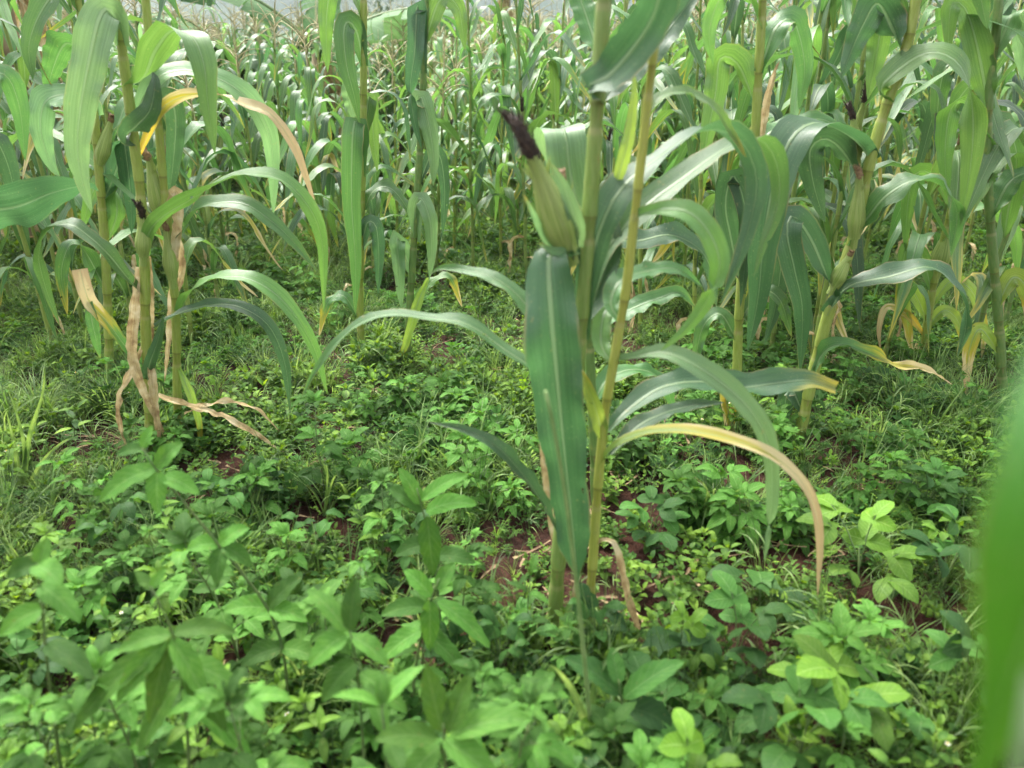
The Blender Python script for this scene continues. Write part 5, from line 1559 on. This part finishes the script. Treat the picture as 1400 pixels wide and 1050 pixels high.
def scatter(name, pts, label, kinds=None, cat='undergrowth'):
    """pts: (x, y, z, rx, ry, rz, scale, kind)"""
    me = bpy.data.meshes.new(name)
    me.from_pydata([p[:3] for p in pts], [], [])
    a = me.attributes.new('rot', 'FLOAT_VECTOR', 'POINT'); a.data.foreach_set('vector', [c for p in pts for c in p[3:6]])
    a = me.attributes.new('scl', 'FLOAT', 'POINT'); a.data.foreach_set('value', [p[6] for p in pts])
    a = me.attributes.new('idx', 'INT', 'POINT'); a.data.foreach_set('value', [p[7] for p in pts])
    ob = link(name, me)
    ng = bpy.data.node_groups.new(name, 'GeometryNodeTree')
    ng.interface.new_socket('Geometry', in_out='INPUT', socket_type='NodeSocketGeometry')
    ng.interface.new_socket('Geometry', in_out='OUTPUT', socket_type='NodeSocketGeometry')
    N = ng.nodes
    gi, go = N.new('NodeGroupInput'), N.new('NodeGroupOutput')
    ip = N.new('GeometryNodeInstanceOnPoints')
    ci = N.new('GeometryNodeCollectionInfo')
    ci.inputs['Collection'].default_value = kinds or hidden
    ci.inputs['Separate Children'].default_value = True
    ci.inputs['Reset Children'].default_value = True
    def attr(nm, dt):
        n = N.new('GeometryNodeInputNamedAttribute'); n.data_type = dt; n.inputs['Name'].default_value = nm
        return n.outputs[0]
    e2r = N.new('FunctionNodeEulerToRotation')
    ng.links.new(attr('rot', 'FLOAT_VECTOR'), e2r.inputs[0])
    ng.links.new(gi.outputs[0], ip.inputs['Points'])
    ng.links.new(ci.outputs[0], ip.inputs['Instance'])
    ip.inputs['Pick Instance'].default_value = True
    ng.links.new(attr('idx', 'INT'), ip.inputs['Instance Index'])
    ng.links.new(e2r.outputs[0], ip.inputs['Rotation'])
    ng.links.new(attr('scl', 'FLOAT'), ip.inputs['Scale'])
    ng.links.new(ip.outputs[0], go.inputs[0])
    md = ob.modifiers.new('scatter', 'NODES'); md.node_group = ng
    return tag(ob, label, cat, kind='stuff')

gr = random.Random(5)
pts = []
def try_point(x, y, dens_bias=0.0, smin=0.7, smax=1.25):
    c = cover(x, y) + dens_bias
    z = gz(x, y)
    if gr.random() > c:
        if gr.random() < 0.05:
            pts.append((x, y, z + 0.01, 0, 0, gr.uniform(0, 6.28), gr.uniform(.4, 1.1), gr.choice([13, 14])))
        return
    # species grow in patches
    q = min(0.999, max(0.0, 0.5 + 1.0 * noise.noise(Vector((x * 2.1 + 9, y * 2.1, 4.4))) + gr.uniform(-.28, .28)))
    v_ = gr.random()
    v_ = min(0.999, max(0.0, v_ + 0.07 + 0.45 * noise.noise(Vector((x * 1.6, y * 1.6, 8.8)))))
    if x > 0.1 and y < 1.7 and gr.random() < 0.16: v_ = 0.2
    if x < -0.42 * y - 0.25 and 1.6 < y < 3.2 and gr.random() < 0.55: v_ = gr.uniform(0.0, 0.24)
    hv = 0.8 + 0.75 * max(-0.5, noise.noise(Vector((x * 2.6 + 3, y * 2.6, 1.9)))) + 0.2
    if v_ < 0.14: k = gr.choice([11, 12])
    elif v_ < 0.24: k = gr.choice([15, 16])
    elif v_ < 0.44: k = gr.choice([17, 18, 19])
    elif q < 0.30: k = gr.choice([0, 1, 2])
    elif q < 0.55: k = gr.choice([3, 4, 5])
    elif q < 0.72: k = gr.choice([6, 7])
    elif q < 0.82: k = gr.choice([8, 9])
    elif q < 0.86: k = 10
    elif q < 0.96: k = gr.choice([11, 12])
    else: k = gr.choice([11, 12]) if gr.random() < 0.7 else gr.choice([13, 14])
    pts.append((x, y, z - 0.004, gr.uniform(-.25, .25), gr.uniform(-.25, .25), gr.uniform(0, 6.28), gr.uniform(smin, smax) * hv * (1.2 if k in (11, 12, 15, 16) else 1.0), k))
for (y0, y1, dens) in ((0.75, 1.6, 700), (1.6, 2.8, 950), (2.8, 4.5, 620), (4.5, 7.0, 260), (7.0, 10.5, 80)):
    area = 0.5 * (y1 ** 2 - y0 ** 2) * 1.17 + 0.92 * (y1 - y0)
    for _ in range(int(area * dens)):
        y = math.sqrt(gr.uniform(y0 * y0, y1 * y1))
        hw = 0.64 * (0.9135 * y + 0.53) + 0.12
        x = gr.uniform(-hw, hw)
        try_point(x, y, 0.1 if y > 2.8 else 0.0, 0.36 if y < 4.5 else 0.55, 0.82 if y < 4.5 else 1.15)
print('ground cover', len(pts))
scatter('far_maize', mass, 'distant wall of tasselled maize at the end of the field', mass_kinds, 'maize')
scatter('undergrowth', pts, 'mat of small green weeds, grass and dry litter covering the red soil')

# ------------------------------------------------------------------ banana plants at the end of the field
def banana_leaf(L, W, a0, a1, seed, mat_i=0):
    r2 = random.Random(seed)
    mb = MB()
    n = 26
    cs, ds = [], []
    p = Vector((0, 0, 0))
    for i in range(n + 1):
        t = i / n
        th = lerp(a0, a1, t ** 1.3)
        d = Vector((math.sin(th), 0, math.cos(th)))
        cs.append(p.copy()); ds.append(d); p = p + d * (L / n)
    tube(mb, cs, [0.035 * (1 - 0.85 * i / n) for i in range(n + 1)], 6, 1)
    for s in (-1, 1):
        i = 3
        while i < n:
            m = min(n, i + r2.randint(1, 4))
            dr = r2.uniform(0.1, 0.9)
            verts, uvs, faces = [], [], []
            for k in range(i, m + 1):
                t = k / n
                w = W * 0.5 * (math.sin(math.pi * min(1, (t - 0.08) / 0.92) ** 0.8)) ** 0.6 + 0.01
                d = ds[k]; N = Vector((-d.z, 0, d.x))
                kk = k - (0.12 if k == m else 0) + (0.06 if k == i else 0)
                base = cs[k]
                for j in range(4):
                    u = j / 3
                    verts.append(base + Vector((0, s * w * u * math.cos(dr * u), 0)) - N * (w * u * math.sin(dr * u) * 0.9) + d * (0.12 * w * u + (kk - k) * L / n * u))
                    uvs.append((0.5 + s * 0.5 * u, t))
            for k in range(m - i):
                for j in range(3):
                    a = k * 4 + j
                    faces.append((a, a + 1, a + 5, a + 4))
            mb.add(verts, faces, uvs, 0)
            i = m
    return mb

def banana(x, y, H, label, leaves, dead=5, seed=0, r=0.09):
    r2 = random.Random(seed)
    z = gz(x, y)
    t = thing('banana_plant', (x, y, z), label, 'banana plant', 'banana plants at the end of the field')
    mb = MB()
    tube(mb, [(0, 0, -0.05), (0.02, 0, H * 0.5), (0.03, 0.02, H)], [r, r * 0.85, r * 0.55], 12)
    link('pseudostem', mb.mesh('pseudostem', M_PSEUDO), t)
    for i, (az, L, W, a0, a1, hf) in enumerate(leaves):
        link('leaf', banana_leaf(L, W, R(a0), R(a1), seed * 10 + i).mesh('leaf', [M_BANANA, M_WSTEM]), t, (0.03, 0.02, H * hf), (0, 0, R(az)))
    for k in range(dead):
        a = r2.uniform(0, 6.28); h = H * r2.uniform(0.45, 1.0); L = h * r2.uniform(0.6, 0.95)
        m2 = MB()
        for q in range(3):
            cs = []
            for i in range(9):
                tt = i / 8
                rad = r * (1.05 + (0.5 + 1.3 * r2.random() * tt) * math.sin(tt * 2.6)) + 0.03 * q
                cs.append(Vector((rad * math.cos(a + 0.3 * q + 0.2 * math.sin(tt * 5 + q)), rad * math.sin(a + 0.3 * q), h - L * tt)))
            ribbon(m2, cs, [Vector((math.cos(a), math.sin(a), 0))] * 9, [0.15 * (1 - 0.6 * i / 8) for i in range(9)], [0.8] * 9, 4, 0.9, 12, k + q, torn=0.8)
        link('dead_leaf', m2.mesh('dead_leaf', M_DRY), t)
    return t
def bx(px, Y): return P(px, 200, Y).x
banana(bx(36, 5.6), 5.6, 2.1, 'banana stem wrapped in brown dead leaves at the left edge', [(40, 1.8, .5, 30, 120, 1), (200, 1.8, .5, 30, 110, 1), (300, 1.6, .5, 20, 100, 1)], 9, 3, 0.12)
banana(bx(335, 9.6), 9.6, 1.30, 'low dark banana plant with folded leaves behind the left maize', [(10, 1.5, .55, 40, 140, 1), (80, 1.4, .5, 30, 120, 1), (250, 1.5, .55, 45, 140, 1), (310, 1.4, .55, 50, 150, .95), (170, 1.5, .5, 30, 120, 1)], 3, 4)
banana(bx(440, 9.0), 9.0, 1.50, 'banana plant with one long torn leaf arching over the field edge', [(-12, 1.9, .85, 58, 112, 1), (90, 1.8, .55, 25, 100, 1), (185, 2.0, .6, 40, 125, 1), (-60, 1.6, .5, 60, 140, .95)], 4, 5)
banana(bx(692, 14.2), 14.2, 2.6, 'banana stem with a skirt of dry tan leaves behind the large ear', [(20, 2.0, .6, 30, 115, 1), (150, 2.0, .6, 30, 110, 1), (265, 1.9, .6, 40, 130, .9), (215, 1.9, .6, 70, 150, .6)], 10, 6, 0.09)
banana(bx(605, 14.4), 14.4, 1.7, 'banana plant with pale drooping leaves next to the dry-skirted banana stem', [(-10, 1.9, .6, 40, 130, 1), (100, 1.9, .6, 30, 110, 1), (200, 1.9, .6, 40, 125, 1), (290, 1.7, .6, 50, 140, .9)], 6, 7)
banana(bx(1330, 14.5), 14.5, 1.8, 'banana plant behind the maize at the far right', [(-10, 1.9, .6, 40, 130, 1), (100, 1.9, .6, 30, 110, 1), (200, 1.9, .6, 40, 125, 1), (290, 1.7, .6, 50, 140, .9)], 6, 8)

# ------------------------------------------------------------------ trees and bushes beyond the field
def tree(x, y, H, Rr, label, seed):
    r2 = random.Random(seed)
    z = gz(x, min(y, 40))
    t = thing('bushy_tree', (x, y, z), label, 'tree', 'bushy trees beyond the field')
    mb = MB()
    tube(mb, [(0, 0, -0.2), (0.1, 0, H * 0.3), (0, 0.1, H * 0.6)], [0.16, 0.12, 0.06], 8)
    for k in range(6):
        a = k * 1.05; hh = H * r2.uniform(0.25, 0.5)
        tube(mb, [(0, 0, hh), (Rr * 0.4 * math.cos(a), Rr * 0.4 * math.sin(a), hh + H * 0.2), (Rr * 0.7 * math.cos(a), Rr * 0.7 * math.sin(a), hh + H * 0.32)], [0.06, 0.04, 0.015], 6)
    link('trunk', mb.mesh('trunk', M_BARK), t)
    cr = MB()
    lob = [(Vector((r2.gauss(0, .45) * Rr, r2.gauss(0, .45) * Rr, H * r2.uniform(0.3, 0.95))), Rr * r2.uniform(.25, .5)) for _ in range(22)]
    for c, q in lob:
        for _ in range(150):
            v = Vector((r2.gauss(0, 1), r2.gauss(0, 1), r2.gauss(0, 1))).normalized() * q * r2.random() ** 0.35
            p = c + v
            M = Matrix.Translation(p) @ Matrix.Rotation(r2.uniform(0, 6.28), 4, 'Z') @ Matrix.Rotation(r2.uniform(-1, 1.2), 4, 'Y') @ Matrix.Scale(r2.uniform(.8, 1.4), 4)
            cr.add([(0, 0, 0), (0.09, 0.05, 0.01), (0.2, 0, -0.02), (0.09, -0.05, 0.01)], [(0, 1, 2, 3)], [(0.5, 0), (1, .5), (0.5, 1), (0, .5)], 0, M)
    link('crown', cr.mesh('crown', M_TREE, False), t)
TR = [(-13, 24, 3.2, 1.8, 'dark bushy tree beyond the field behind the banana stem at the left edge'),
      (-3.5, 27, 3.4, 2.0, 'bushy tree beyond the field above the gap left of the centre maize'), (1.0, 22, 2.6, 1.6, 'bush beyond the field behind the dry-skirted banana stem'),
      (4.5, 26, 3.4, 2.0, 'bushy tree beyond the field behind the centre maize'), (8.5, 23, 3.2, 1.9, 'bushy tree beyond the field above the sturdy right-hand maize'),
      (12.5, 25, 3.6, 2.1, 'bushy tree beyond the field at the far right edge')]
for i, (x, y, H, q, lab) in enumerate(TR): tree(x, y, H, q, lab, i + 60)

# ------------------------------------------------------------------ the damp air that fades the far hillside
def haze_box():
    mb = MB()
    x0, x1, y0, y1, z0, z1 = -900, 900, -80, 900, -30, 130
    v = [(x, y, z) for z in (z0, z1) for y in (y0, y1) for x in (x0, x1)]
    mb.add(v, [(0, 2, 3, 1), (4, 5, 7, 6), (0, 1, 5, 4), (2, 6, 7, 3), (0, 4, 6, 2), (1, 3, 7, 5)])
    m, nt = new_mat('haze'); t = NT(nt)
    pv = t.n('ShaderNodeVolumePrincipled')
    pv.inputs['Color'].default_value = (0.80, 0.87, 0.93, 1)
    pv.inputs['Density'].default_value = 0.0006
    pv.inputs['Anisotropy'].default_value = 0.2
    out = t.n('ShaderNodeOutputMaterial'); t.l(pv.outputs[0], out.inputs['Volume'])
    return tag(link('haze', mb.mesh('haze', m, False)), 'thin pale damp air over the field', kind='stuff')
haze_box()
print('objects', len(scene.objects))
